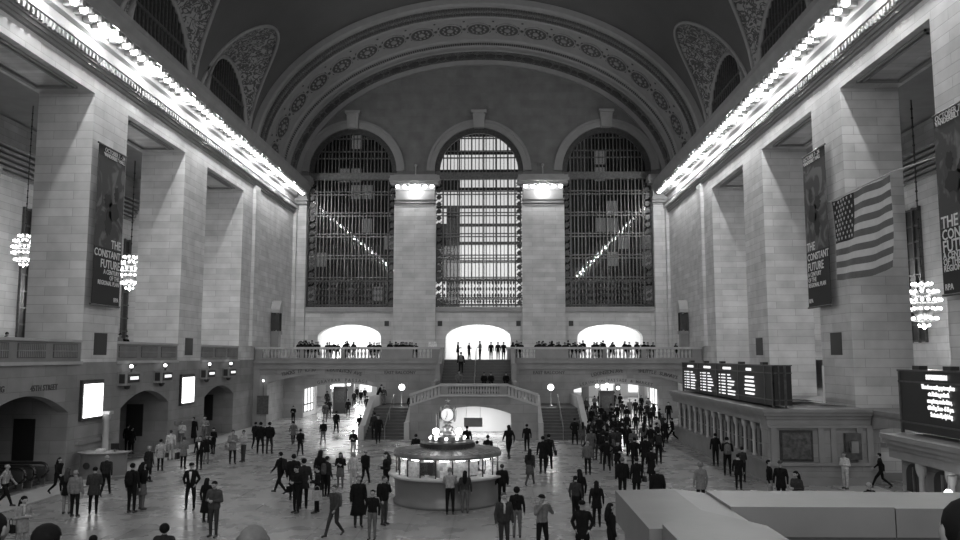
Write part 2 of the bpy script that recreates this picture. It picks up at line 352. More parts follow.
for i,(a,b_) in enumerate(PX):
    q=MB(); q.box(a,b_,YE-.55,YE,5.4,20.5); q.box(a-.12,a+.14,YE-.6,YE,5.4,20.5) if i<2 else None; q.box(b_-.14,b_+.12,YE-.6,YE,5.4,20.5) if i<2 else None
    q.box(a-.1,b_+.1,YE-.66,YE,5.4,6.6)
    po=q.build('window_pier',M['stone'],wallE)
    q=MB(); e=.1 if i>1 else .25
    for d,z0,z1 in ((.64,20.4,20.55),(.7,20.62,20.78),(.56,20.78,20.95),(.76,20.95,21.1),(.56,21.1,21.95),(.66,21.95,22.05),(1.3,22.45,22.7),(1.5,22.7,23.0),(1.35,23.0,23.3),(.6,21.95,22.5)):
        q.box(a-(d-.55)*.6,b_+(d-.55)*.6,YE-d,YE,z0,z1)
    q.build('capital',M['cornst'],po)
    n=6 if i<2 else 2
    for j in range(n):
        x=a-.1+(b_-a+.2)*(j+.5)/n if i<2 else a+(b_-a)*(j+.5)/n
        clamp_lamp(x,YE-.98,22.24,'bright round lamp under the capital of the %s window pier'%('left','right','far left','far right')[i],'lamps under the %s end-wall capital'%('left','right','far left','far right')[i])
    point('capital_light',((a+b_)/2,YE-1.3,21.8),230 if i<2 else 80,.1)
    if i<2:
        q=MB(); q.box((a+b_)/2-2.1,(a+b_)/2+2.1,YE-.5,YE,23.3,23.55); q.tube([((a+b_)/2,YE-.3,23.5),((a+b_)/2,YE-.3,24.6)],.06); q.ell(((a+b_)/2,YE-.3,24.5),.16); q.build('roundel_post',M['soff'],po)
for k,c in enumerate(WC):
    # archivolt
    q=MB(); n=32
    for r0,r1,d in ((WRD,WRD+.75,.18),(WRD+.55,WRD+.8,.28)):
        for i in range(n):
            a0,a1=PI*i/n,PI*(i+1)/n
            q.prism([(c+r0*math.cos(a0),24+r0*math.sin(a0)),(c+r1*math.cos(a0),24+r1*math.sin(a0)),(c+r1*math.cos(a1),24+r1*math.sin(a1)),(c+r0*math.cos(a1),24+r0*math.sin(a1))],YE-d,YE+.02,'y')
    q.build('archivolt',M['arch'],wallE)
    q=MB(); q.prism([(c-.5,28.3),(c+.5,28.3),(c+.62,29.8),(c-.62,29.8)],YE-.6,YE,'y'); q.box(c-.75,c+.75,YE-.75,YE,29.8,30.05); q.box(c-.28,c+.28,YE-.68,YE-.5,28.6,29.6); q.build('keystone',M['soff'],wallE)
    if k!=1:
        pass
    # great window
    w=MB(); z0,zs=10.5,24.
    def top(x,r=WRD): 
        t=r*r-(x-c)**2; return zs+math.sqrt(max(t,0))
    bars=MB(); yb=YE+.35
    nb=20; inner=WRD-.85
    for i in range(nb+1):
        x=c-inner+2*inner*i/nb; th=.05 if i%2==0 else .03
        bars.box(x-th,x+th,yb-.1,yb+.1,z0,top(x,WRD-.05)-.15)
    for zz in (13.1,15.3,17.45,19.55,21.7):
        for o_ in (0,.3): bars.box(c-WRD+.1,c+WRD-.1,yb-.12,yb+.12,zz+o_-.045,zz+o_+.045)
    bars.box(c-WRD,c+WRD,yb-.22,yb+.22,23.2,23.9)
    for zz in (25.4,26.1,27.4):
        h=math.sqrt(WRD**2-(zz-24)**2)-.05
        bars.box(c-h,c+h,yb-.1,yb+.1,zz-.05,zz+.05)
    win=struct(bars.build('window_%d'%(k+1),M['metal_lt']))
    # lattice border and lower panel
    la=MB()
    for s in (-1,1):
        xa=c+s*(WRD-.42)
        la.box(xa-.42,xa-.34,yb-.2,yb+.15,z0,24); la.box(xa+.34,xa+.42,yb-.2,yb+.15,z0,24)
        z=z0+.4
        while z<24:
            la.prism([(xa-.3,z),(xa,z+.3),(xa+.3,z),(xa,z-.3)],yb-.12,yb-.02,'y'); la.prism([(xa-.34,z-.35),(xa-.24,z-.35),(xa+.34,z+.35),(xa+.24,z+.35)],yb-.16,yb-.1,'y'); z+=.7
    z=11.0
    while z<13:
        for i in range(24):
            x=c-inner+2*inner*(i+.5)/24
            la.prism([(x-.12,z),(x,z+.22),(x+.12,z),(x,z-.22)],yb-.14,yb-.06,'y')
        z+=.62
    for zz in (10.6,13.0): la.box(c-WRD,c+WRD,yb-.2,yb+.15,zz,zz+.16)
    n=28
    for i in range(n):
        a0,a1=PI*i/n,PI*(i+1)/n; r0,r1=WRD-.5,WRD
        la.prism([(c+r0*math.cos(a0),24+r0*math.sin(a0)),(c+r1*math.cos(a0),24+r1*math.sin(a0)),(c+r1*math.cos(a1),24+r1*math.sin(a1)),(c+r0*math.cos(a1),24+r0*math.sin(a1))],yb-.15,yb+.15,'y')
    la.build('window_lattice',M['metal'],win)
    g=MB(); g.prism([(c-WRD,z0),(c+WRD,z0)]+list(reversed(arch_pts(c-WRD,c+WRD,24,28.4,24))),YE+.62,YE+.64,'y'); g.build('window_glass',M['glassd'],win)
# buildings seen through the windows
def facade(name,label,x0,x1,Y,lit,seed):
    t=thing(name,label,'building',((x0+x1)/2,Y,0)); r=random.Random(seed); w_=x1-x0
    q=MB(); q.box(-w_/2,w_/2,0,6,3.75 if Y>85 else 9.85,40); q.build('facade_wall',M['facade'],t)
    A=MB(); B=MB(); z=8
    while z<34:
        x=-w_/2+.2
        while x<w_/2-.6:
            p=lit(x+(x0+x1)/2,z); v=r.random()
            (A if v<p else B if v<p+(.35 if p>.3 else .12) else MB()).box(x,x+1.16,-.06,0,z,z+1.6); x+=1.3
        z+=1.95
    A.build('lit_window_row',M['litwin'],t) if A.v else None; B.build('dim_window_row',M['litdim'],t)
facade('office_building','tall office building with lit windows outside the middle arched window',-8,5.6,84,lambda x,z:1. if x>-4.5 else .3,3)
facade('night_building','dark building outside the left arched window',-26,-11,90,lambda x,z:.0,4)
facade('night_building','dark building outside the right arched window',11,26,90,lambda x,z:.0,5)
# small square vents
for x in (-10.75,-5.55,2.1,7.2):
    q=MB(); q.box(x-.22,x+.22,YE-.04,YE+.01,8.6,9.1); q.build('vent_grille',M['black'],wallE)
# rooms behind the balcony doors
for i,(a,b_) in enumerate(DO):
    q=MB(); q.box(a-1.5,b_+1.5,YE+5,YE+5.3,5.1,9.8); q.box(a-1.5,a-1.2,YE+.9,YE+5,5.1,9.8); q.box(b_+1.2,b_+1.5,YE+.9,YE+5,5.1,9.8); q.box(a-1.5,b_+1.5,YE+.9,YE+5.3,9.6,9.8); q.box(a-1.5,b_+1.5,YE+.9,YE+5.3,5.1,5.39)
    o=struct(q.build('wall_lobby_%d'%(i+1),M['white'])); area('lobby_light',((a+b_)/2,YE+3,9.5),5,2.5,480)
t=thing('globe_lamp','large glowing globe lamp hanging inside the middle balcony doorway','lamp',(-1.9,YE+2.5,9.6))
q=MB(); q.tube([(0,0,0),(0,0,-1.1)],.02); q.build('lamp_rod',M['brass'],t); q=MB(); q.ell((0,0,-1.5),.42,16); q.build('globe',M['lamp'],t,True)
# ============================================================ VAULT
VA,VB,Z0=18.95,13.25,22.5; LC=[10.8,22.7,34.6,46.5,58.4]; RL=5.55; TM=.64
def vp(th,Y,side=1,dr=0): return (CX+side*(VA-dr)*math.cos(th),Y,Z0+(VB-dr)*math.sin(th))
def tlow(Y):
    for c in LC:
        t=abs(Y-c)/RL
        if t<1: return TM*math.sqrt(1-t*t)**1.15
    return 0
ys=set([-14.,64.6]); y=-14.
while y<64.6: ys.add(round(y,3)); y+=.7
for c in LC:
    for i in range(49): ys.add(round(c+RL*math.cos(PI*i/48),4))
ys=sorted(ys); K=24; va=MB(); vs=[]; fs=[]
for Y in ys:
    t0=tlow(Y)
    for j in range(2*K+1):
        if j<=K: vs.append(vp(t0+(PI/2-t0)*j/K,Y,1))
        else: vs.append(vp(t0+(PI/2-t0)*(2*K-j)/K,Y,-1))
W=2*K+1
for i in range(len(ys)-1):
    for j in range(W-1): fs.append((i*W+j,(i+1)*W+j,(i+1)*W+j+1,i*W+j+1))
va.add(vs,fs); cei=struct(va.build('ceiling',M['vault'],None,True))
wi=4
for c in LC:
    for sd in (-1,1):
        q=MB(); vs=[]; fs=[]; n=40; mm=10
        for i in range(n+1):
            s=PI*i/n; Y=c+RL*math.cos(s); A=Vector(vp(tlow(min(max(Y,c-RL+1e-5),c+RL-1e-5)),Y,sd)); B=Vector((CX+sd*18.78,c+4.5*math.cos(s),23.1+5.0*math.sin(s)))
            for j in range(mm+1):
                v=A.lerp(B,j/mm); v.z+=.25*math.sin(PI*j/mm)*math.sin(s); vs.append(v)
        for i in range(n):
            for j in range(mm): fs.append((i*(mm+1)+j,(i+1)*(mm+1)+j,(i+1)*(mm+1)+j+1,i*(mm+1)+j+1))
        q.add(vs,fs); lu=q.build('lunette_vault',M['trac'],cei,True)
        e=MB(); e.tube([Vector(vs[i*(mm+1)])+Vector((-sd*.02,0,-.02)) for i in range(n+1)],.14,6); e.tube([Vector(vs[i*(mm+1)+mm])+Vector((-sd*.05,0,0)) for i in range(n+1)],.2,6); e.build('groin_moulding',M['arch'],lu,True)
        if c<20: continue
        g=MB(); X=CX+sd*18.8
        for i in range(-8,9):
            y_=c+i*.52; h=math.sqrt(max(4.5**2-(y_-c)**2,.01))/4.5*5.0
            g.box(X,X-sd*.1,y_-.045,y_+.045,23.1,23.1+h)
        for z in (25.6,):
            h=4.5*math.sqrt(1-((z-23.1)/5)**2); g.box(X,X-sd*.14,c-h,c+h,z-.08,z+.08)
        wi_=struct(g.build('window_%d'%wi,M['metal_lt'])); wi+=1
        g=MB(); g.prism([(c-4.6,23),(c+4.6,23)]+list(reversed(arch_pts(c-4.6,c+4.6,23.1,28.2,20))),X,X+sd*.1,'x'); g.build('window_glass',M['blackm'],wi_)
# end arch soffit, swept profile
prof=[(64.5,0),(64.5,.5),(64.9,.55),(65.1,.3),(65.4,.3),(65.5,.42),(67.4,.42),(67.5,.52),(67.8,.5),(68.0,.36),(72.6,.36),(72.8,.5),(73.1,.5),(73.2,.4),(74.0,.4),(74.1,.52),(74.4,.56),(74.7,.44),(75.1,.44),(75.2,.52),(77.5,.52),(77.6,.95),(78.05,.95)]
def sweep(mb,prof,n=120,mi=None):
    vs=[]; fs=[]; W=len(prof)
    for i in range(n+1):
        th=PI*i/n
        for Y,d in prof: vs.append((CX-(VA-d)*math.cos(th),Y,Z0+(VB-d)*math.sin(th)))
    for i in range(n):
        for j in range(W-1): fs.append((i*W+j,i*W+j+1,(i+1)*W+j+1,(i+1)*W+j))
    mb.add(vs,fs,mi)
q=MB(); sweep(q,prof); ar=struct(q.build('trim_2',M['arch'],None),'great coffered arch with relief bands framing the end wall')
q=MB(); sweep(q,[(65.55,.44),(67.35,.44)]); q.build('leaf_band',M['archd'],ar)
q=MB(); sweep(q,[(75.25,.54),(77.45,.54)]); q.build('inner_relief_band',M['archd'],ar)
# equal arc-length angles
def arc_angles(n,d):
    S=[0]; N=720
    for i in range(N):
        t0,t1=PI*i/N,PI*(i+1)/N; S.append(S[-1]+math.hypot((VA-d)*(math.cos(t1)-math.cos(t0)),(VB-d)*(math.sin(t1)-math.sin(t0))))
    out=[]; j=0
    for k in range(n):
        t=S[-1]*(k+.5)/n
        while S[j+1]<t: j+=1
        out.append(PI*(j+(t-S[j])/(S[j+1]-S[j]))/N)
    return out
def frame_at(th,Y,d):
    p=Vector((CX-(VA-d)*math.cos(th),Y,Z0+(VB-d)*math.sin(th))); tt=Vector(((VA-d)*math.sin(th),0,(VB-d)*math.cos(th))).normalized(); nn=Vector((tt.z,0,-tt.x))
    return p,tt,nn
def relief(mb,th,Y,d,shape,h=.05,mi=None):   # shape: list of (u along arch, v along depth) extruded inward
    p,t,n=frame_at(th,Y,d); k=len(shape); vs=[p+t*u+Vector((0,v,0)) for u,v in shape]; vs+=[x+n*h for x in vs]
    mb.add(vs,[tuple(range(k,2*k))]+[(i,(i+1)%k,(i+1)%k+k,i+k) for i in range(k)],mi)
def oval(ru,rv,n=20,u=0,v=0): return [(u+ru*math.cos(2*PI*i/n),v+rv*math.sin(2*PI*i/n)) for i in range(n)]
for th in arc_angles(19,.36):
    q=MB(); relief(q,th,70.2,.36,oval(1.12,1.25),.05); med=q.build('medallion',M['bandd'],ar)
    q=MB()
    p,t,n=frame_at(th,70.2,.36)
    q.tube([p+n*.06+t*1.05*math.cos(2*PI*i/20)+Vector((0,1.3*math.sin(2*PI*i/20),0)) for i in range(21)],.07,5)
    relief(q,th,70.2,.36,oval(.28,.34,12),.14)
    for i in range(10):
        a=2*PI*i/10; relief(q,th,70.2,.36,oval(.1,.13,8,.62*math.cos(a),.78*math.sin(a)),.12)
    q.build('rosette',M['arch'],med)
q=MB()
for th in arc_angles(230,.36):
    relief(q,th,65.9,.44,[(-.07,-.2),(.07,-.2),(.1,.1),(0,.22),(-.1,.1)],.05); relief(q,th,66.9,.44,[(-.07,-.2),(.07,-.2),(.1,.1),(0,.22),(-.1,.1)],.05)
    relief(q,th,73.6,.4,[(-.06,-.2),(.06,-.2),(.06,.2),(-.06,.2)],.06)
q.build('small_leaf_row',M['bandd'],ar)
q=MB()
ths=arc_angles(19,.36)
for a_,b_ in zip(ths,ths[1:]):
    th=(a_+b_)/2
    for du,dv in ((0,0),(-.35,.6),(.35,.6),(-.35,-.6),(.35,-.6)): relief(q,th,70.2,.36,oval(.13,.2,8,du,dv),.05)
    relief(q,th,68.5,.36,oval(.1,.1,6),.05)
q.build('scroll_leaf',M['bandd'],ar)
q=MB()
for th in arc_angles(26,.5):
    relief(q,th,76.35,.54,oval(.55,.5,12),.08)
    for du in (-.9,.9): relief(q,th,76.35,.54,oval(.22,.3,8,du,0),.08)
q.build('inner_rosette',M['bandd'],ar)
q=MB(); q.add([vp(PI*i/40,64.5)for i in range(41)]+[(CX+22*math.cos(PI*i/40),64.6,Z0+18*math.sin(PI*i/40)) for i in range(41)],[(i,i+1,i+42,i+41) for i in range(40)]); q.build('arch_face',M['vault'],ar)
# behind the camera : west wall
q=MB(); q.box(-23,20,-14.6,-14,0,38); struct(q.build('wall_west',M['stone']))
# ============================================================ EAST BALCONY
YB=65.5
lb=MB(); arch_wall(lb,-19.9,-6.5,0,5.1,[(-18.75,-9.75,0,3.45,4.22,'s')],YB,YB+.8,'y'); arch_wall(lb,3.3,16.7,0,5.1,[(6.1,15.4,0,3.35,4.2,'s')],YB,YB+.8,'y')
lb.box(-6.5,-4.3,YB,YB+.8,0,5.1); lb.box(1.1,3.3,YB,YB+.8,0,5.1)
wb=struct(lb.build('wall_balcony',M['stone_shade']))
bf=MB(); bf.box(-19.9,16.7,YB+.6,YE+.9,5.1,5.38); bf.box(-19.9,-4.3,YB-.0,YB+.6,5.1,5.38); bf.box(1.1,16.7,YB,YB+.6,5.1,5.38)
struct(bf.build('floor_balcony',M['plain_lo']))
q=MB()
for a,b_ in ((-19.9,-4.3),(1.1,16.7)):
    q.box(a,b_,YB-.18,YB,5.1,5.36); q.box(a,b_,YB-.1,YB,4.62,4.72); q.box(a,b_,YB-.05,YB,4.72,5.1)
for x in (-14.3,10.75,-19.6,16.4): q.box(x-.28,x+.28,YB-.06,YB,3.9 if abs(x)<16 else 0,4.7)
q.build('string_course',M['plain_lo'],wb)
def arc_text(s,x0,x1,zf,Y,size,par):
    n=len(s); sz=size
    for i,ch in enumerate(s):
        if ch==' ': continue
        x=x0+(x1-x0)*(i+.5)/n; z=zf(x); a=math.atan2(zf(x+.1)-zf(x-.1),.2)
        text_mesh('carved_letter',ch,sz,M['text'],(x,Y,z),(PI/2,-a,0),.01,par)
zf=lambda x:3.45+.77*(1-((x+14.25)/4.5)**2)+.38 if abs(x+14.25)<4.5 else 3.8
zg=lambda x:3.35+.85*(1-((x-10.75)/4.65)**2)+.32
q=MB(); q.box(-16,-15.99,YB+.05,YB+.06,4.9,4.91)
arc_text('TRACKS 17 TO 30',-17.6,-14.8,zf,YB-.012,.4,wb); arc_text('LEXINGTON AVE',-13.9,-11.0,zf,YB-.012,.4,wb)
arc_text('LEXINGTON AVE',7.6,10.2,zg,YB-.012,.4,wb); arc_text('SHUTTLE SUBWAYS',11.4,14.6,zg,YB-.012,.4,wb)
text_mesh('carved_text','EAST BALCONY',.36,M['text'],(-7.9,YB-.012,4.35),(PI/2,0,0),.01,wb); text_mesh('carved_text','EAST BALCONY',.36,M['text'],(4.2,YB-.012,4.35),(PI/2,0,0),.01,wb)
# passages
def passage(lf):
    X=(lambda x:x) if lf else mir
    def bx(mb,x0,x1,*r): mb.box(X(x0),X(x1),*r)
    q=MB(); bx(q,-22,-18.2,75,75.4,0,5.1); bx(q,-21.2,-21,YB+.8,75,0,5.1); bx(q,-9.4,-9.0,YB+.8,75,0,5.1)
    q2=MB(); bx(q2,-18.5,-18.2,75.4,81,0,3.6); bx(q2,-10.3,-10.,75.4,81,0,3.6); bx(q2,-27,-18.2,81,81.3,0,3.6); bx(q2,-10.3,-5,81,81.3,0,3.6); bx(q2,-27.3,-27,81,115,0,3.6); bx(q2,-5,-4.7,81,115,0,3.6); bx(q2,-27,-5,115,115.3,0,3.6)
    arch_wall(q,min(X(-18.2),X(-9.4)),max(X(-18.2),X(-9.4)),0,5.1,[(min(X(-18.1),X(-10.3)),max(X(-18.1),X(-10.3)),0,2.6,3.15,'s')],75,75.4,'y')
    o=struct(q.build('wall_passage_'+('left' if lf else 'right'),M['stone_shade']))
    q2.build('passage_side_wall',M['white'],o); q=MB(); bx(q,-27,-5,75.4,115,3.5,3.7); q.build('ceiling_panel',M['white'],o)
    q=MB(); bx(q,-21,-9.4,YB+.8,75,5.0,5.09); q.build('lobby_ceiling',M['white'],o)
    q=MB()
    bx(q,-18.2,-18.15,75.6,79.8,.5,2.8); bx(q,-10.35,-10.3,76,80.5,.6,2.8)
    for x0 in (-23.5,-19.6,-15.2): bx(q,x0,x0+1.7,114.9,115,.6,2.7)
    so=q.build('shop_window',M['store'],o)
    q=MB()
    for y in (75.6,76.9,78.2,79.4): bx(q,-18.15,-18.1,y,y+.1,.4,2.9)
    bx(q,-18.15,-18.1,75.6,79.5,1.1,1.2); q.build('shop_frame',M['black'],so)
    for k,(px_,py_) in enumerate(((-20.2,88),(-17.4,96),(-21.5,103),(-13,90),(-14.4,104))):
        c=MB(); bx(c,px_-.35,px_+.35,py_-.35,py_+.35,0,3.5); bx(c,px_-.42,px_+.42,py_-.42,py_+.42,0,.4); c.build('passage_pier',M['plain_lo'] if k%2 else M['plain'],o)
    for y in (70,79,90,104): 
        a=area('passage_light',(X(-14.2 if y<85 else -17),y,4.95 if y<75 else 3.45),2.2,1.0,480 if y<75 else 260)
    for px_,py_ in ((-19.5,86),(-16.5,97),(-19,108)): point('passage_fill_light',(X(px_),py_,2.9),420,.2)  # added fill lamps without globes, brighten the far end of the passage
    q=MB(); bx(q,-19.6,-18.9,YB+1.0,74.9,.0,.02)
    q=MB(); bx(q,-21.,-20.95,67,71.5,.6,3.3); q.build('lit_doorway',M['store'],o)
    return o
pl=passage(True); pr=passage(False)
zi=lambda x:2.6+.55*(1-((x+14.2)/3.9)**2)+.3
zj=lambda x:2.6+.55*(1-((x-11.0)/3.9)**2)+.3
arc_text('GRAYBAR PASSAGE',-16.8,-12.0,zi,74.98,.42,pl); arc_text('LEXINGTON PASSAGE & MARKET',7.6,14.4,zj,74.98,.36,pr)
# balustrades
bal=MB(); bal.lathe([(.07,0),(.09,.04),(.05,.1),(.1,.26),(.105,.32),(.05,.5),(.05,.56),(.08,.6),(.08,.66)],(0,0,.16),8); BAL=bal.mesh('baluster',M['plain'],True)
def balustrade(label,x0,x1,Y,z,segs,posts,H=1.0,step=.3):
    t=thing('balustrade',label,'balustrade',((x0+x1)/2,Y,z)); c=(x0+x1)/2
    q=MB(); q.box(x0-c,x1-c,-.16,.16,0,.16); q.build('plinth',M['plain_lo'],t); q=MB(); q.box(x0-c-.05,x1-c+.05,-.22,.22,H-.18,H); q.build('rail',M['plain'],t)
    for a,b_ in posts: q=MB(); q.box(a-c,b_-c,-.18,.18,.1,H-.1); q.build('pedestal',M['plain_lo'],t)
    for a,b_ in segs:
        n=max(1,int((b_-a)/step))
        for i in range(n): link('baluster',BAL,t,(a+(b_-a)*(i+.5)/n-c,0,0)).scale.z=(H-.3)/.68
    return t
u=lambda p:(p-497)*65.4/800
balustrade('long stone balustrade of the far balcony left of the central stair',-19.8,u(443),65.55,5.38,[(u(262),u(300)),(u(304),u(341)),(u(345),u(382)),(u(413),u(432))],[(-19.8,u(262)),(u(300),u(304)),(u(341),u(345)),(u(382),u(413)),(u(432),u(443))],1.05)
balustrade('long stone balustrade of the far balcony right of the central stair',u(507),16.6,65.55,5.38,[(u(516),u(535)),(u(568),u(602)),(u(606),u(640)),(u(645),u(690))],[(u(507),u(516)),(u(535),u(568)),(u(602),u(606)),(u(640),u(645)),(u(690),16.6)],1.05)
# ============================================================ CENTRAL STAIR
SX0,SX1=-4.3,1.1
s=MB(); n=12
for i in range(n):
    y0=60.5+i*.46; s.box(SX0,SX1,y0,66.1,2.85,2.85+(i+1)*(5.38-2.85)/n)
cs=thing('staircase','central marble stair with divided flights below the far balcony','staircase',(0,0,0))
s.build('upper_flight',M['step'],cs)
s=MB(); s.box(SX0,SX1,56.4,60.5,2.6,2.85); s.build('landing',M['step'],cs)
s=MB(); s.box(SX0-.35,SX0,60.5,65.5,2.6,5.1); s.prism([(56.4,2.6),(66,2.6),(66,6.4),(65.4,6.4),(60.5,3.9),(56.4,3.9)],SX0-.3,SX0-.02,'x'); s.build('flight_wall',M['plain_lo'],cs); s=MB(); s.prism([(56.4,2.6),(66,2.6),(66,6.4),(65.4,6.4),(60.5,3.9),(56.4,3.9)],SX1+.02,SX1+.3,'x'); s.box(SX1,SX1+.35,60.5,65.5,2.6,5.1); s.build('flight_wall',M['plain_lo'],cs)
for sd in (-1,1):
    X=(lambda x:x) if sd<0 else mir
    s=MB(); n=10
    for i in range(n): s.box(X(-9.1),X(-6.3),55.6+i*.44,60.2,0,1.9*(i+1)/n)
    s.box(X(-9.1),X(-4.4),60.2,65.5,0,1.9); fl=s.build('lower_flight',M['step'],cs)
    s=MB(); n=6
    for i in range(n): a,b_=sorted((X(-6.4+i*.35),X(-4.3))); s.box(a,b_,60.2,65.4,1.9,1.9+(i+1)*.95/n)
    s.build('side_flight',M['step'],cs)
    # outer and inner sloping parapets, stand on the flights
    for x0,x1,e in ((-9.5,-9.1,0),(-6.35,-6.0,.25)):
        s=MB(); s.prism([(55.2,0),(65.4 if e==0 else 60.4,0),(65.4 if e==0 else 60.4,2.7),(60.2,2.7+e*.5),(55.9,.95+e),(55.2,.95+e)],X(x0),X(x1),'x'); s.build('parapet',M['plain'],cs)
    s=MB(); s.tube([(X(-7.7),55.5,.9),(X(-7.7),60.2,2.85)],.035,6)
    for y,z in ((55.5,0),(57.9,.95),(60.2,1.9)): s.tube([(X(-7.7),y,z),(X(-7.7),y,z+.95)],.025,6)
    s.build('handrail',M['brass'],cs)
s=MB(); s.tube([(CX-.1,60.3,3.8),(CX-.1,65.9,6.3)],.035,6)
for y,z in ((60.3,2.85),(63,4.1),(65.9,5.38)): s.tube([(CX-.1,y,z),(CX-.1,y,z+.95)],.025,6)
s.build('handrail',M['brass'],cs)
# front block with arch
s=MB(); arch_wall(s,-6.0,2.8,0,2.3,[(-4.2,.95,0,1.75,2.25,'s')],55.6,56.4,'y')
for a,b_ in ((-6.0,-3.9),(2.8,.7)):
    s.prism([(a,2.3),(b_,2.3),(b_,2.95),(a,2.3+.01)],55.6,56.4,'y')
s.box(-3.9,.7,55.6,56.4,2.3,2.95); s.box(-6,-5.6,56.4,60.2,0,2.3); s.box(2.4,2.8,56.4,60.2,0,2.3)
s.build('front_wall',M['stone_shade'],cs)
s=MB()
s.box(-3.95,.75,55.5,56.45,2.93,3.06)
for a,b_ in ((-6.05,-3.9),(2.85,.7)):
    lo_=2.3; s.prism([(a,lo_+.62),(b_,3.62+.02),(b_,3.78),(a,lo_+.82)],55.62,56.1,'y'); s.prism([(a,lo_-.05),(b_,2.93),(b_,3.06),(a,lo_+.08)],55.55,56.15,'y')
    for i in range(9):
        f_=(i+.5)/9; x=a+(b_-a)*f_; zb=lo_+(2.95-lo_)*f_; s.box(x-.09,x+.09,55.78,55.95,zb,zb+.66)
s.build('sloping_rail',M['plain'],cs)
balustrade('short balustrade on the stair landing above the central arch',-3.9,.7,55.85,2.95,[(-3.35,.15)],[(-3.9,-3.35),(.15,.7)],.85,.19)
q=MB(); q.box(-5.6,2.4,62.0,62.2,0,2.6); q.box(-5.6,-5.4,56.4,62,0,2.6); q.box(2.2,2.4,56.4,62,0,2.6); q.box(-5.6,2.4,56.4,62.2,2.52,2.6); struct(q.build('wall_archway',M['white'])); area('archway_light',(-1.6,58.6,2.45),4,2.2,420)
t=thing('hanging_sign','dark hanging sign inside the central arch below the stair','sign',(-1.7,57.6,0)); q=MB(); q.box(-.65,.65,-.05,.05,.7,1.35); q.build('sign_panel',M['darkwall'],t); q=MB(); q.tube([(-.5,0,1.35),(-.5,0,2.5)],.015,5); q.tube([(.5,0,1.35),(.5,0,2.5)],.015,5); q.build('hanger_rod',M['steel'],t)
# ============================================================ PROPS
def globe_post(x,y,z,label):
    t=thing('globe_lamp_post',label,'lamp',(x,y,z)); q=MB(); q.lathe([(.14,0),(.16,.05),(.06,.15),(.045,1.05),(.08,1.15),(.1,1.2)],(0,0,0),12); q.build('post',M['brass'],t,True)
    q=MB(); q.ell((0,0,1.42),.24,16); q.build('globe',M['lamp'],t,True); point('globe_light',(x,y-.5,z+1.42),40,.2)
globe_post(-7.3,61.8,1.9,'glowing globe lamp post on the left stair landing'); globe_post(mir(-7.3)+.0,61.8,1.9,'glowing globe lamp post on the right stair landing')
# wall lanterns near the end corners
for x,s,w in ((WL,1,'left'),(WR,-1,'right')):
    t=thing('wall_lantern','tall stone lantern with pointed top on the %s wall beside the end balcony'%w,'lantern',(x,70.5,5.38))
    q=MB(); q.box(0,s*.7,-.4,.4,0,2.4); q.box(0,s*.8,-.5,.5,2.2,2.5); q.build('pedestal',M['plain_lo'],t)
    q=MB(); 
    for a in (-.38,.38):
        for b_ in (.12,.65): q.box(s*b_-.08,s*b_+.08,a-.08,a+.08,2.5,4.1)
    q.box(0,s*.6,-.32,.32,2.6,4.0); q.build('cage',M['bandd'],t)
    q=MB(); q.prism([(-.5,4.1),(.5,4.1),(.5,4.4),(0,5.2),(-.5,4.4)],0,s*.8,'x'); q.build('pediment',M['plain'],t)
for x,y,z,w in ((332,76.2,387,'left of the kiosk in the left passage arch'),(349,76.2,384,'right of the kiosk in the left passage arch'),(597,74.,386,'at the left in the right passage arch'),(607,74.2,385,'above the map kiosk in the right passage'),(618,76.2,388,'right of the map kiosk'),(634,76.2,388.5,'at the right in the right passage arch')):
    d=RT*((x-480)/F_PX)+UP*(-(z-270)/F_PX)+FW; P_=Vector((0,0,CAMZ))+d*(y/d.y)
    t=thing('ceiling_globe','small bright globe lamp hanging '+w,'lamp',P_); q=MB(); q.tube([(0,0,.1),(0,0,(3.5 if y>75.4 else 5.0)-P_.z)],.015,5); q.build('rod',M['metal'],t); q=MB(); q.ell((0,0,0),.17,12); q.build('globe',M['lamp'],t,True)
# --- information booth
BX,BY=-1.98,32.45
t=thing('information_booth','round marble and glass information booth in the middle of the floor','booth',(BX,BY,0))
q=MB(); q.lathe([(0,.0),(2.12,0),(2.14,.12),(2.05,.2),(2.1,.9),(2.22,1.02),(2.24,1.06)],(0,0,0),64); q.build('counter_wall',M['booth'],t,True)
q=MB(); q.lathe([(1.7,1.04),(2.3,1.04),(2.34,1.07),(2.34,1.12),(2.3,1.14),(1.7,1.14),(1.7,1.04)],(0,0,0),64); q.build('counter_top',M['plain'],t)
q=MB()
q.lathe([(2.0,1.82),(2.14,1.82),(2.16,1.9),(2.12,2.0),(1.0,2.12),(0,2.14)],(0,0,0),64)
for i in range(48):
    a=2*PI*i/48; q.tube([(math.cos(a)*2.1,math.sin(a)*2.1,2.01),(math.cos(a)*1.0,math.sin(a)*1.0,2.13)],.018,4)
q.build('roof',M['boothroof'],t)
for i in range(20):
    a=2*PI*(i+.5)/20; q=MB(); q.tube([(math.cos(a)*2.02,math.sin(a)*2.02,1.12),(math.cos(a)*2.02,math.sin(a)*2.02,1.86)],.03,6); q.build('mullion',M['metal'],t)
    a=2*PI*i/20; q=MB(); c,s_=math.cos(a),math.sin(a)
    for w_ in (-.14,-.07,0,.07,.14): q.ell((c*1.93-s_*w_,s_*1.93+c*w_,1.79),.05,8)
    q.build('task_lamp',M['lampdim'],t)
q=MB(); q.lathe([(2.03,1.12),(2.03,1.84)],(0,0,0),60); q.build('glass_screen',M['glassc'],t)
q=MB(); q.lathe([(.55,1.0),(.55,2.1)],(0,0,0),24); q.lathe([(1.6,.9),(1.75,.9),(1.75,1.02),(1.6,1.02)],(0,0,0),48); q.build('inner_core',M['brass'],t)
q=MB(); r=random.Random(5)
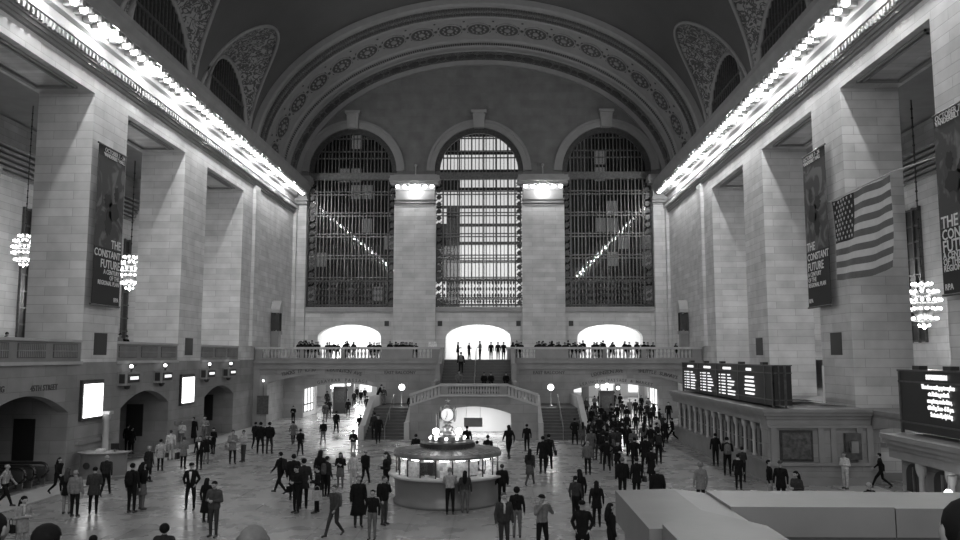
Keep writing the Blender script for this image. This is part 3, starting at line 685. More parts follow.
for i in range(46):
    a=2*PI*r.random(); rr=1.55+.3*r.random(); q.box(rr*math.cos(a)-.1*r.random()-.05,rr*math.cos(a)+.1,rr*math.sin(a)-.03,rr*math.sin(a)+.03,1.1,1.1+.12+.38*r.random())
q.build('leaflet_rack',M['pap'],t)
for i,(a,w_) in enumerate(((-2.3,.35),(-1.95,.3),(-1.2,.35),(-.95,.25))):
    q=MB(); c,s_=math.cos(a)*1.7,math.sin(a)*1.7; q.box(c-w_,c+w_,s_-.04,s_+.04,1.2,1.68); q.build('notice_panel',M['pap'] if i in(0,2,3) else M['black'],t)
point('booth_light',(BX,BY-1.2,1.7),45,.1); point('booth_light',(BX+1.1,BY-.6,1.7),35,.1); point('booth_light',(BX-1.1,BY-.6,1.7),35,.1)
q=MB(); q.lathe([(1.05,2.1),(1.1,2.12),(1.1,2.28),(1.0,2.34),(.4,2.4),(.4,2.42)],(0,0,0),48); q.build('roof_platform',M['metal'],t)
q=MB(); q.lathe([(.66,2.34),(.7,2.36),(.7,2.52),(.66,2.54),(.3,2.6)],(0,0,0),40); q.build('lit_ring',M['brass'],t)
for i in range(10):
    a=2*PI*i/10+.3; q=MB(); q.ell((math.cos(a)*.7,math.sin(a)*.7,2.47),.07,8); q.build('ring_lamp',M['lampdim'],t)
for s in (-1,1):
    q=MB(); q.ell((s*.45,-.25,2.72),.14,14); q.build('globe_lamp',M['lamp'],t,True)
ck=thing('clock','four-faced brass ball clock on top of the information booth','clock',(BX+.0,BY,2.58))
q=MB(); q.lathe([(.34,0),(.34,.06),(.2,.12),(.16,.22),(.24,.28),(.12,.36),(.1,.42),(.2,.46),(.1,.5)],(0,0,0),20); q.build('pedestal',M['brass'],ck,True)
q=MB(); q.ell((0,0,.8),.31,20); q.build('case',M['brass'],ck,True)
for i in range(4):
    a=PI/2*i-PI/2; c,s_=math.cos(a),math.sin(a); q=MB(); q.lathe([(.0,.31),(.2,.3),(.27,.27)],(0,0,0),24)
    q.v=[(c*z-s_*x,s_*z+c*x,.8+y) for x,y,z in q.v]; fa=q.build('clock_face',M['screen1'],ck,True)
    q=MB(); 
    n=28
    q.tube([(c*.275-s_*.27*math.cos(2*PI*k/n),s_*.275+c*.27*math.cos(2*PI*k/n),.8+.27*math.sin(2*PI*k/n)) for k in range(n+1)],.03,6); q.build('bezel',M['brass'],fa)
    q=MB()
    for ang,L_ in ((PI/2+.1,.15),(-PI/2-.4,.2)): q.tube([(c*.33,s_*.33,.8),(c*.33-s_*L_*math.cos(ang),s_*.33+c*L_*math.cos(ang),.8+L_*math.sin(ang))],.012,4)
    q.build('clock_hands',M['black'],fa)
q=MB(); q.lathe([(.12,1.08),(.16,1.12),(.05,1.2),(.07,1.26),(.03,1.32),(.0,1.46)],(0,0,0),12); q.box(-.1,.1,-.02,.02,1.33,1.36); q.build('finial',M['brass'],ck)
# --- ticket offices on the right
def ticket_office(name,label,y0,y1,nb,xf=12.1):
    t=thing('ticket_office',label,'ticket office',(xf,(y0+y1)/2,0)); L_=(y1-y0)/2; D=WR-xf-.02
    q=MB(); q.prism([(.35,-L_+.5),(D,-L_+.5),(D,L_),(.35,L_)],0,3.05,'z'); q.box(.0,D,-L_,-L_+.9,0,3.05); q.build('body',M['stone_shade'],t)
    q=MB(); 
    for i,(d,z0,z1) in enumerate(((-.03,2.62,2.9),(-.1,2.9,3.05),(-.22,3.05,3.2),(-.3,3.2,3.34))): q.box(d,D-.01,-L_+d,L_-.02,z0,z1)
    q.build('cornice',M['plain_lo'],t)
    q=MB(); q.box(-.05,.36,-L_-.02,L_,0,.95); q.box(-.12,.36,-L_-.06,L_,.9,1.02); q.box(-.16,-.05,-L_+1,L_,0,.12); q.build('counter',M['plain_lo'],t)
    w_=(2*L_-1.0)/nb
    for i in range(nb):
        y=-L_+1.0+w_*i; c=y+w_/2
        q=MB(); q.prism([(c-w_*.32,1.02),(c+w_*.32,1.02)]+list(reversed(arch_pts(c-w_*.32,c+w_*.32,2.15,2.5,10))),.33,.36,'x'); wd=q.build('ticket_window',M['blackm'],t)
        q=MB(); q.box(.28,.34,c-w_*.32,c+w_*.32,1.6,1.65); q.box(.28,.34,c-.02,c+.02,1.02,2.4); q.build('window_grille',M['brass'],wd)
        q=MB(); q.lathe([(.11,1.02),(.13,1.08),(.085,1.14),(.075,2.2),(.12,2.3),(.15,2.42),(.16,2.62)],(.14,y,0),10); q.build('column',M['plain'],t,True)
    return t,L_,D
to,L1,D1=ticket_office('ticket_office','long marble ticket office with arched windows below the departures board',36.6,56.0,13)
# near end wall of the office with its poster, niche and phones
q=MB()
for x in (.1,2.2,2.75,3.9,4.35): q.box(x,x+.26,-L1-.1,-L1,.95,2.6)
q.box(-.02,D1,-L1-.16,-L1,0,.35); q.box(-.02,D1,-L1-.12,-L1,.85,1.0); q.box(-.02,D1,-L1-.12,-L1,2.5,2.62); q.build('end_pilaster',M['plain_lo'],to)
text_mesh('carved_text','TICKETS',.24,M['text'],(1.7,-L1-.005,2.8),(PI/2,0,0),.008,to)
q=MB(); q.box(.5,1.95,-L1-.08,-L1,1.05,2.4); 
fr=q.build('poster_frame',M['metal'],to); q=MB(); q.box(.6,1.85,-L1-.1,-L1-.07,1.15,2.3); q.box(.95,1.5,-L1-.12,-L1-.1,1.95,2.05); pz=q.build('poster_sheet',M['poster'],fr)
t=thing('pay_phone','metal pay phone mounted on the near end of the ticket office','phone',(15.75,36.5,1.15)); q=MB(); q.box(-.35,.35,-.2,0,0,1.15); q.build('shelter',M['metal_lt'],t); q=MB(); q.box(-.16,.16,-.32,-.2,.3,.8); q.box(-.14,.14,-.34,-.32,.62,.72); q.build('phone_body',M['steel'],t); q=MB(); q.tube([(-.22,-.3,.75),(-.25,-.34,.55),(-.22,-.3,.35)],.035,6); q.build('handset',M['black'],t)
t2,L2,D2=ticket_office('ticket_office','near ticket office with large windows below the information board',12.,25.4,8)
t=thing('pendant_lamp','bright conical pendant lamp in the near ticket office window','lamp',(11.7,21.5,2.45)); q=MB(); q.tube([(.35,0,.15),(0,0,.15),(0,0,-.2)],.02,6); q.build('lamp_arm',M['brass'],t); q=MB(); q.lathe([(.05,-.2),(.12,-.28),(.27,-.42),(.3,-.5),(0,-.52)],(0,0,0),16); q.build('lamp_shade',M['lamp'],t,True)
# pipes, cables on the office roof
t=thing('roof_conduit','bundle of dark conduits lying on the ticket office roof','conduit',(14.6,37.6,3.34))
for k in range(6): q=MB(); r=random.Random(k); q.tube([(-1.4+r.random()*.5,r.random()*1.4,.05+.05*k),(0,r.random()*1.4,.08+.04*k),(1.5,r.random()*1.4,.06)],.035,6); q.build('conduit',M['black'] if k%2 else M['steel'],t)
q=MB(); q.tube([(.95,1.2,0),(.95,1.2,1.9)],.05,8); q.build('standpipe',M['white'],t)
# --- departures board
def board(label,y0,y1,x0,x1,z0,z1,npan):
    t=thing('departures_board' if npan>1 else 'information_board',label,'display board',(x0,(y0+y1)/2,z0)); L_=(y1-y0)/2; H=z1-z0
    q=MB(); q.box(0,x1-x0,-L_,L_,.1,H); q.build('case',M['blackm'],t)
    q=MB()
    for z in (.32,H-.34): q.box(-.03,x1-x0+.02,-L_-.03,L_+.03,z,z+.05)
    for y in (-L_,L_-.08): q.box(-.03,.06,y,y+.08,0,H)
    for x in (.25,.5,x1-x0-.3): q.box(x,x+.06,-L_-.03,-L_,0,H)
    q.box(-.04,x1-x0+.04,-L_-.04,L_+.04,H,H+.05); q.build('frame',M['metal_lt'],t)
    for i in range(5): q=MB(); q.box(.1,.35,-L_+(2*L_)*(i+.5)/5-.2,-L_+(2*L_)*(i+.5)/5+.2,H+.04,H+.17); q.build('cable_box',M['black'],t)
    return t,L_,H
t,L_,H=board('long black departures board with four lit columns above the ticket office',36.9,54.6,12.5,13.35,3.36,5.24,4)
pw=2*L_/4.3; r=random.Random(11)
for i in range(4):
    ya=L_-.5-i*pw; q=MB()
    q.box(-.05,0,ya-1.1,ya-2.5 if i<3 else ya-1.8,H-.26,H-.13)
    for k in range(7 if i<3 else 5):
        z=H-.58-k*.17
        if i<3:
            q.box(-.05,0,ya-.25,ya-.36,z,z+.05); q.box(-.05,0,ya-.8,ya-1.4,z,z+.06); q.box(-.05,0,ya-1.95,ya-2.4-r.random()*.8 if k else ya-2.3,z,z+.065)
        else: 
            z=H-.62-k*.2; e=.4*r.random(); q.box(-.05,0,ya-.8-e*.5,ya-2.3+e*.5,z,z+.09)
    q.build('led_row',M['led'],t)
    q=MB(); q.box(-.035,0,ya-pw+.28,ya-pw+.36,0.1,H); q.build('panel_joint',M['metal_lt'],t)
t,L_,H=board('black information board with lit message above the near ticket office',17.,25.38,12.5,13.3,3.36,5.24,1)
for i,s in enumerate(('INFORMATION','There is no seating up to explore','cts. Parties, parties &','receptions, snacks dates,','visit alley, 5 am - 6 11 pm.','Seats at old, adjoining')):
    text_mesh('led_text',s,.2 if i==0 else .19,M['led'],(-.03,2.0-.03*i,H-.16 if i==0 else H-.24-.195*i),(PI/2,0,-PI/2),.012,t,'CENTER',.8 if i==0 else .66)
# --- chandeliers
bm=MB(); bm.ell((0,0,0),.085,8); CB=bm.mesh('bulb',M['lamp'],True)
def chandelier(x,y,zc,label,sc=1.):
    t=thing('chandelier',label,'chandelier',(x,y,zc)); t.scale=(sc,)*3; q=MB(); q.tube([(0,0,1.25),(0,0,(19.4-zc)/sc)],.035,6); z=2.
    while z<(19-zc)/sc: q.ell((0,0,z),.08,6); z+=.5
    q.build('chain',M['metal'],t)
    q=MB(); q.lathe([(0,-1.3),(.15,-1.22),(.3,-1.05),(.2,-.9),(.45,-.5),(.5,0),(.35,.5),(.12,.9),(.1,1.25)],(0,0,0),16)
    for rr,z in ((.62,-.85),(.8,-.35),(.85,.1),(.72,.55),(.45,.95)): q.lathe([(rr,z-.03),(rr+.03,z),(rr,z+.03),(rr-.03,z),(rr,z-.03)],(0,0,0),24)
    q.build('frame',M['brass'],t,True)
    for rr,z,n in ((.25,-1.2,6),(.62,-.85,13),(.8,-.35,17),(.85,.1,18),(.72,.55,15),(.45,.95,9)):
        for i in range(n): a=2*PI*i/n; link('bulb',CB,t,(rr*math.cos(a),rr*math.sin(a),z+.1))
    for z in (-1.6,): point('chandelier_light',(x,y,zc+z),520,.25)
ZC=(5.7,)
for sd in (-1,1):
    for y,w in ((30.,'nearest'),(42.3,'near'),(54.8,'far')):
        if y<31 : continue
        x=CX+sd*23.9
        chandelier(x,y,(11.4 if sd<0 else 8.4) if y<50 else 11.5,'glittering globe-bulb chandelier hanging %s in the %s side passage'%('nearer the camera' if y<50 else 'further from the camera','left' if sd<0 else 'right'),.72 if sd<0 and y<50 else 1.)
# --- banners
def banner(label,X,s,y0,y1,z0,z1,flip):
    t=thing('banner',label,'banner',(X,(y0+y1)/2,z0)); L_=(y1-y0)/2; H=z1-z0; k=1 if flip else -1
    q=MB(); q.box(-.02,.02,-L_,L_,H*.36,H*.93); q.build('picture_panel',M['banner'],t)
    q=MB(); q.box(-.02,.02,-L_,L_,0,H*.36); q.build('text_panel',M['bannerd'],t); q=MB(); q.box(-.02,.02,-L_,L_,H*.93,H); q.build('header_panel',M['bannerd'],t)
    for z in (0,H): q=MB(); q.tube([(0,-L_-.1,z),(0,L_+.1,z)],.05,8); q.build('banner_pole',M['metal_lt'],t)
    rot=(PI/2,0,PI/2 if s>0 else -PI/2); W_=2*L_
    # reading direction : left wall -> +Y to the right ; right wall -> -Y to the right
    def tx(s_,z,size,mt,al,off): 
        yy=(L_-off if al=='RIGHT' else -L_+off)*(1 if s>0 else -1)
        text_mesh('banner_text',s_,size,mt,(s*.03,yy,z*H),rot,.005,t,al,.95)
    al='RIGHT' if s>0 else 'LEFT'; o=.12
    u_=W_/3.1
    tx('THE',.39,.66*u_,M['textlt'],al,o); tx('CONSTANT',.322,.58*u_,M['textlt'],al,o); tx('FUTURE',.258,.66*u_,M['textlt'],al,o)
    tx('A CENTURY',.21,.36*u_,M['textlt'],al,o); tx('OF THE',.175,.36*u_,M['textlt'],al,o); tx('REGIONAL PLAN',.14,.34*u_,M['textlt'],al,o)
    tx('OCTOBER 7 - 24',.975,.34*u_,M['textlt'],al,o); tx('VANDERBILT HALL',.945,.30*u_,M['textlt'],al,o); tx('RPA',.04,.34*u_,M['textlt'],al,o)
    q=MB()
    for cy,cz,ry,rz in ((-.1*W_,.66,.14,.045),(.12*W_,.6,.2,.06),(-.05*W_,.52,.12,.08),(.2*W_,.72,.08,.05)): 
        q.prism([(cy+ry*W_*math.cos(2*PI*i/18)*(1+.25*math.sin(3*i)),cz*H+rz*H*math.sin(2*PI*i/18)*(1+.2*math.cos(2*i))) for i in range(18)],s*.02,s*.026,'x')
    q.build('printed_figure',M['bannerd'],t)
banner('tall dark banner on the first left pier reading The Constant Future',WL+.35,1,38.1,40.9,8.2,16.15,False)
banner('tall dark banner on the first right pier beside the flag',WR-.35,-1,39.4,42.2,8.2,16.2,True)
banner('large dark banner on the right pier nearest the camera at frame edge',WR-.35,-1,26.6,29.5,7.9,14.6,True)
# --- flag
FX=15.55
t=thing('flag','large stars and stripes flag hanging from a rope at the right','flag',(FX,0,0))
def fpt(u_,v_,FX=0):   # u along from far (0) to near (1), v down
    y=36.9-5.6*u_; zt=12.8+.0*u_; return Vector((FX+.10*math.sin(u_*9+v_*2)*(.3+v_)+.05*math.sin(v_*5+u_*17),y,zt-3.65*v_-.12*math.sin(PI*u_)*v_+.25*(1-u_)*0))
nu=40
q=MB()
for _ in (0,):
    for k in range(13):
        v0,v1=k/13,(k+1)/13; u0=0 if k>=7 else .4
        for i in range(nu):
            a,b_=u0+(1-u0)*i/nu,u0+(1-u0)*(i+1)/nu
            for j in range(2):
                va_,vb=v0+(v1-v0)*j/2,v0+(v1-v0)*(j+1)/2; n0=len(q.v); q.add([fpt(a,va_),fpt(a,vb),fpt(b_,vb),fpt(b_,va_)],[(0,1,2,3)],k%2)
    q.build('striped_field',[M['flagd'],M['flagl']],t,True)
q=MB(); n=14
for i in range(n):
    for j in range(n): a,b_=.4*i/n,.4*(i+1)/n; c,d=7/13*j/n,7/13*(j+1)/n; q.add([fpt(a,c),fpt(a,d),fpt(b_,d),fpt(b_,c)],[(0,1,2,3)])
ct=q.build('canton',M['flagb'],t,True); q=MB()
for r_ in range(9):
    for c in range(6 if r_%2==0 else 5):
        u_=.4*((c+.5)/6 if r_%2==0 else (c+1)/6); v_=7/13*(r_+.6)/9.4; p=fpt(u_,v_)+Vector((-.03,0,0)); pts=[]
        for k in range(10): rr=.105 if k%2==0 else .045; a=PI/2+2*PI*k/10; pts.append(p+Vector((0,-rr*math.cos(a),rr*math.sin(a))))
        q.add(pts,[tuple(range(10))])
q.build('star_field',M['flagl'],ct)
q=MB(); q.tube([(WR+.1-FX,38.3,12.9),(0,37.2,12.86),(0,31.1,12.9),(WR+.0-FX,29.9,13.2)],.025,6); q.build('rope',M['plain'],t)
# --- left wall signs, light boxes
for i,(y0,y1,z0,z1) in enumerate(((38.25,40.05,2.75,4.35),(50.3,52.2,2.75,4.35))):
    t=thing('light_box','bright white backlit advertising panel on the %s left pier'%('first','second')[i],'light box',(WL,(y0+y1)/2,z0)); w_=(y1-y0)/2
    q=MB(); q.box(0,.16,-w_-.12,w_+.12,-.14,z1-z0+.2); q.build('frame',M['metal'],t); q=MB(); q.box(.16,.2,-w_,w_,0,z1-z0); q.build('lit_panel',M['screen'],t)
    area('box_light',(WL+.3,(y0+y1)/2,(z0+z1)/2),1.5,1.5,25,(0,-PI/2,0))
for y,w in ((43.2,'left of the first bay arch'),(47.6,'right of the first bay arch'),(54.9,'left of the second bay arch'),(59.3,'right of the second bay arch')):
    t=thing('gate_sign','small lit gate sign box with globe '+w,'sign',(WL,y-.5,4.15)); q=MB(); q.box(0,.5,-.8,.8,0,.7); q.build('sign_box',M['plain_lo'],t)
    q=MB(); q.box(.5,.53,-.65,.65,.14,.58); q.box(.1,.4,-.82,-.8,.12,.6); q.build('sign_face',M['blackm'],t); q=MB(); q.box(.53,.56,-.45,.45,.3,.46); q.build('lit_slot',M['led'],t)
    q=MB(); q.ell((.35,0,1.0),.095,12); q.build('globe',M['lamp'],t,True); q=MB(); q.tube([(.35,0,.6),(.35,0,.95)],.05,8); q.tube([(.35,.0,.7),(.35,.35,1.0),(.35,.55,1.05)],.03,6); q.build('bracket',M['metal'],t); q=MB(); q.lathe([(.0,-.22),(.12,-.18),(.2,0)],(.3,-.3,0),10); q.build('under_bracket',M['metal'],t)
for y in (41.4,):
    t=thing('stone_column','pale slender column at the left edge of the %s left archway'%('nearer' if y<50 else 'further'),'column',(WL+.3,y-1.1,0)); q=MB(); q.lathe([(.22,0),(.22,.2),(.16,.3),(.14,2.5),(.2,2.6),(.22,2.8)],(0,0,0),14); q.build('shaft',M['plain'],t,True); q=MB(); q.box(-.25,.25,-.24,.24,2.8,2.95); q.build('capital',M['plain'],t)
# --- info desk left
t=thing('service_desk','dark curved service desk in front of the first left pier','desk',(-18.62,38.3,0))
q=MB(); q.lathe([(0,0),(1.15,0),(1.15,.1),(1.1,.15),(1.1,1.15)],(0,0,0),28,None,PI,2*PI,1.0,.75); q.build('desk_body',M['booth'],t); q=MB(); q.lathe([(0,1.15),(1.22,1.15),(1.24,1.2),(0,1.22)],(0,0,0),28,None,PI,2*PI,1.,.78); q.box(-1.,1.2,-.03,.25,1.15,1.21); q.build('desk_top',M['plain_lo'],t)
for x in (-.45,.5): q=MB(); q.lathe([(0,0),(.16,.0),(.16,.04),(.0,.06)],(0,0,0),12); q.v=[(x+a,-.8-c*.5,.62+b_) for a,b_,c in q.v]; q.build('emblem',M['metal'],t)
for k,(a,b_,n) in enumerate(((-.1,.05,'paper_stack'),(.6,.0,'monitor'))):
    tt=thing(n,('white stack of papers on the service desk','small flat monitor on the service desk')[k],('papers','monitor')[k],(-18.62+a,38.05,1.22)); q=MB()
    if k==0: q.box(-.2,.2,-.12,.12,0,.07); q.box(-.15,.18,-.1,.13,.07,.12); q.build('sheets',M['white'],tt)
    else: q.box(-.2,.2,-.02,.02,.1,.38); q.build('screen',M['black'],tt); q=MB(); q.box(-.03,.03,-.05,.05,0,.12); q.build('stand',M['steel'],tt)
# --- escalators in the left bay
for k,y in enumerate((32.2,33.9,35.6)):
    t=thing('escalator',('nearest','middle','furthest')[k]+' escalator going down in the dark left archway','escalator',(-20.2,y,0))
    q=MB(); q.box(-3,-.2,-.45,.45,0,.12); 
    for j in range(8): q.box(-3+.35*j,-2.7+.35*j,-.4,.4,.12,.16+.02*j)
    q.build('steps',M['metal'],t)
    for s in (-.5,.5):
        q=MB(); q.box(-3,.0,s-.03,s+.03,.0,.8); q.build('side_panel',M['steel'],t)
        q=MB(); q.tube([(-3,s,.95),(-.2,s,.95)]+[(-.2+.32*math.sin(a),s,.63+.32*math.cos(a)) for a in (.4,.8,1.2,1.6,2.,2.5,3.)],.06,8); q.build('handrail',M['rubber'],t)
t=thing('wall_directory','grey directory panel with small spot lamp left of the far left archway','sign',(WL+1.0,65.4,0)); q=MB(); q.box(-.6,.35,-.08,0,1.0,2.5); q.build('panel',M['metal_lt'],t); q=MB(); q.tube([(-.1,-.1,2.5),(-.1,-.15,3.6)],.02,6); q.build('lamp_arm',M['metal'],t); q=MB(); q.ell((-.1,-.15,3.7),.09,8); q.build('spot_lamp',M['lamp'],t)
for x,y,l in ((-15.7,80.5,'dark freestanding kiosk in the left passage'),(9.7,72.,'dark freestanding map kiosk amid the crowd in the right passage')):
    t=thing('kiosk',l,'kiosk',(x,y,0)); q=MB(); q.box(-.62,.62,-.3,.3,0,2.55); q.box(-.68,.68,-.36,.36,2.5,2.65); q.box(-.68,.68,-.36,.36,0,.15); q.build('cabinet',M['black'],t); q=MB(); q.box(-.45,.45,-.33,-.3,1.1,2.2); q.build('map_panel',M['metal'],t)
t=thing('blank_sign_panel','small white notice standing at the balcony rail left of the centre stair','sign',(-5.3,66.1,5.38)); q=MB(); q.box(-.35,.35,-.03,.03,.9,1.5); q.build('notice',M['pap'],t); q=MB(); q.box(-.03,.03,-.03,.03,0,.9); q.build('stand',M['metal'],t)
t=thing('bright_doorway_panel','tall lit white panel inside the left balcony doorway','sign',(-16.4,82.9,5.38)); q=MB(); q.box(-.85,.85,0,.06,0,2.9); q.build('panel',M['screen'],t)
# --- foreground parapet
t=thing('stair_parapet','worn pale stone stair parapet at the lower right close to the camera','parapet',(0,0,0))
q=MB(); q.box(.72,1.16,3.72,4.68,2.9,4.78); q.box(1.1,6,4.3,4.66,2.9,4.62); q.build('wall_block',M['parap'],t)
q=MB(); q.prism([(.68,4.93),(1.01,4.94),(1.2,4.915),(1.2,4.76),(.68,4.76)],3.7,4.74,'y'); q.build('corner_cap',M['parap'],t)
q=MB(); q.prism([(4.24,4.78),(4.74,4.78),(4.74,4.93),(4.24,4.93)],1.2,2.03,'x'); q.prism([(4.24,4.78),(4.74,4.78),(4.74,4.925),(4.24,4.925)],2.036,6.,'x'); q.prism([(4.3,4.62),(4.66,4.62),(4.66,4.77),(4.3,4.77)],1.15,6,'x')
q.prism([(4.27,4.70),(4.3,4.70),(4.3,4.72),(4.27,4.72)],1.15,6,'x'); q.build('long_cap',M['parap'],t)
q=MB(); q.prism([(.735,3.68),(.735,2.6),(1.19,2.6),(1.19,3.66),(.99,4.02)],4.76,4.955,'z'); q.box(.76,1.17,2.6,3.7,2.9,4.76); q.build('near_cap',M['parap'],t)
# --- near stair and landing
s=MB(); s.box(-6,.7,-8,3.2,3.2,3.7); s.box(.7,8,-8,4.24,2.4,3.7)
n=22
for i in range(n): s.box(-6,.7,3.2+i*.42,3.2+(i+1)*.42,0,3.7-(i+1)*3.7/(n+.5))
s.box(-6,8,-8,3.2,0,3.2); struct(s.build('trim_3',M['step']),'marble stair and landing below the camera')
q=MB(); q.box(.7,8,4.24,4.7,0,3.0); struct(q.build('trim_4',M['plain_lo']),'stone wall under the stair parapet')
# ============================================================ LIGHTS
area('west_fill_light',(CX,-12,18),30,22,5600,(PI/2,0,0))  # added fill lamp behind the camera, no window is built there
area('hall_fill_light',(CX,30,25),14,60,1700,(0,0,0))  # added unseen fill lamp high in the hall, shining down, no fixture
for x,a in ((WL+.6,-.5),(WR-.6,.5)): area('vault_uplight',(x,30,23.5),.5,70,160,(PI+a,0,0) if 0 else (0,PI+a,0))
w=bpy.data.worlds.new('world'); scene.world=w; w.use_nodes=True; w.node_tree.nodes['Background'].inputs[0].default_value=(.02,.02,.02,1)
scene.view_settings.view_transform='Standard'; scene.view_settings.look='None'; scene.view_settings.gamma=1; scene.view_settings.exposure=0
# ============================================================ PEOPLE
class Body:
    """capsules of a figure, facing -Y, feet on z=0, 1.72 m tall; merged into one skin"""
    def __init__(s,pose):
        s.c=[]; P=pose; lean=P.get('lean',0); hz=P.get('hip',.92); s.lean=lean; s.hz=hz; s.bulk=P.get('bulk',1.)
        s.turn=P.get('turn',0)
        b=s.bulk
        T=s.T
        def cap(a,b_,ra,rb,m,up=True): s.c.append((T(a) if up else Vector(a),T(b_) if up else Vector(b_),ra,rb,m))
        # torso
        for x in (-1,1):
            cap((x*.085,.005,1.33),(x*.065,.0,1.08),.112*b,.1*b,1); cap((x*.065,0,1.08),(x*.075,.01,.95),.1*b,.105*b,1)
            cap((x*.075,.01,.93),(x*.09,.01,.86),.108,.09,2)
        cap((-.165,.01,1.395),(.165,.01,1.395),.062*b,.062*b,1); cap((0,.02,1.43),(0,.02,1.3),.085,.1,1)
        cap((0,.015,1.42),(0,.0,1.55),.057,.054,0)
        # head
        h=P.get('nod',0); s.nod=h
        def Hh(p): 
            v=Vector(p)-Vector((0,0,1.52)); v=Matrix.Rotation(h,3,'X')@v; return v+Vector((0,0,1.52))
        s.Hh=Hh
        cap(Hh((0,.012,1.635)),Hh((0,.0,1.63)),.085,.085,0); cap(Hh((0,.03,1.625)),Hh((0,-.02,1.62)),.082,.08,0); cap(Hh((0,-.02,1.60)),Hh((0,-.035,1.55)),.07,.045,0)
        cap(Hh((0,-.092,1.63)),Hh((0,-.112,1.598)),.012,.018,0)
        for x in (-1,1): cap(Hh((x*.082,.01,1.635)),Hh((x*.084,.008,1.60)),.02,.014,0)
        for x in (-1,1):
            L=P['legs'][0 if x<0 else 1]; k,a,to=[Vector(v) for v in L]
            hp=(x*.088,.01,hz-.04)
            cap(hp,k,.092,.066,2,False); cap(k,a,.064,.047,2,False)
            cap(a+Vector((0,.02,-.03)),to,.043,.036,3,False); cap(a,a+Vector((0,.03,-.04)),.045,.042,3,False)
            A=P['arms'][0 if x<0 else 1]; e,w=[Vector(v) for v in A]
            sh=Vector((x*.185,.01,1.385)); cap(sh,e,.06*b,.05*b,1); cap(e,w,.049*b,.036*b,1)
            d=(w-e).normalized(); n=Vector((x,0,0)); n=(n-d*n.dot(d)).normalized(); q=d.cross(n)
            cap(w,w+d*.06,.03,.032,0); side=q*(.0)
            for i,(o,l) in enumerate(((-.03,.062),(-.01,.07),(.01,.066),(.03,.052))):
                st=w+d*.075+q*o; mid=st+d*l*.55+q*o*.25-n*.006; en=mid+d*l*.45-n*.018
                cap(st,mid,.0105,.01,0); cap(mid,en,.01,.0085,0)
            th=w+d*.03+q*(-.03); cap(th,th+d*.035-q*.03-n*.01,.0125,.011,0); cap(th+d*.035-q*.03-n*.01,th+d*.06-q*.036-n*.02,.011,.0095,0)
    def T(s,p):
        v=Vector(p)
        z=v.z-.92
        w=min(1,max(0,(z+.05)/.25))
        v=Matrix.Rotation(s.lean*w,3,'X')@Vector((v.x,v.y,z)); v.z+=s.hz; return v
    def mesh(s,name):
        q=MB()
        for a,b,ra,rb,m in s.c:
            d=b-a; L=d.length
            if L<1e-4: q.ell(a,ra,12); continue
            d/=L; pts=[];rs=[]
            for k in range(5): t=-PI/2+PI/2*k/4; pts.append(a+d*ra*math.sin(t)); rs.append(max(ra*math.cos(t),.0008))
            for k in range(5): t=PI/2*k/4; pts.append(b+d*rb*math.sin(t)); rs.append(max(rb*math.cos(t),.0008))
            q.tube(pts,rs,12)
        o=bpy.data.objects.new('tmp',q.mesh('tmp',[])); COL.objects.link(o)
        r=o.modifiers.new('r','REMESH'); r.mode='VOXEL'; r.voxel_size=.0115; r.use_smooth_shade=True
        sm=o.modifiers.new('s','SMOOTH'); sm.factor=.5; sm.iterations=2
        dc=o.modifiers.new('d','DECIMATE'); dc.ratio=.22
        bpy.context.view_layer.update()
        me=bpy.data.meshes.new_from_object(o.evaluated_get(bpy.context.evaluated_depsgraph_get())); bpy.data.objects.remove(o)
        me.name=name; me.materials.clear()
        for k in range(5): me.materials.append(SK)
        eyes=[s.T(s.Hh((x*.033,-.098,1.637))) for x in(-1,1)]; mouth=s.T(s.Hh((0,-.088,1.572)))
        mi=[]
        for f in me.polygons:
            c=f.center; best=9; m=1
            for a,b,ra,rb,mm in s.c:
                ab=b-a; t=0 if ab.length_squared<1e-8 else max(0,min(1,(c-a).dot(ab)/ab.length_squared))
                dd=(c-(a+ab*t)).length-(ra+(rb-ra)*t)
                if dd<best: best=dd; m=mm
            if m==0 and (min((c-e).length for e in eyes)<.014 or ((c-mouth).length<.02 and abs(c.z-mouth.z)<.006)): m=4
            mi.append(m)
        me.polygons.foreach_set('material_index',mi); me.polygons.foreach_set('use_smooth',[True]*len(mi)); me.update(); return me
SK=base('skin',.27,.7,spec=.2)
SHADE={}
def cloth(v):
    v=round(v,3)
    if v not in SHADE: SHADE[v]=noisy('cloth_%d'%int(v*1000),v,.25,14,.9,spec=.12)
    return SHADE[v]
SHOE=base('shoe_leather',.015,.4); EYE=base('eye_dark',.02,.4)
st=lambda x,y=0:[(x,-.015+y*.5,.5),(x*1.05,y,.09),(x*1.15,y-.15,.04)]
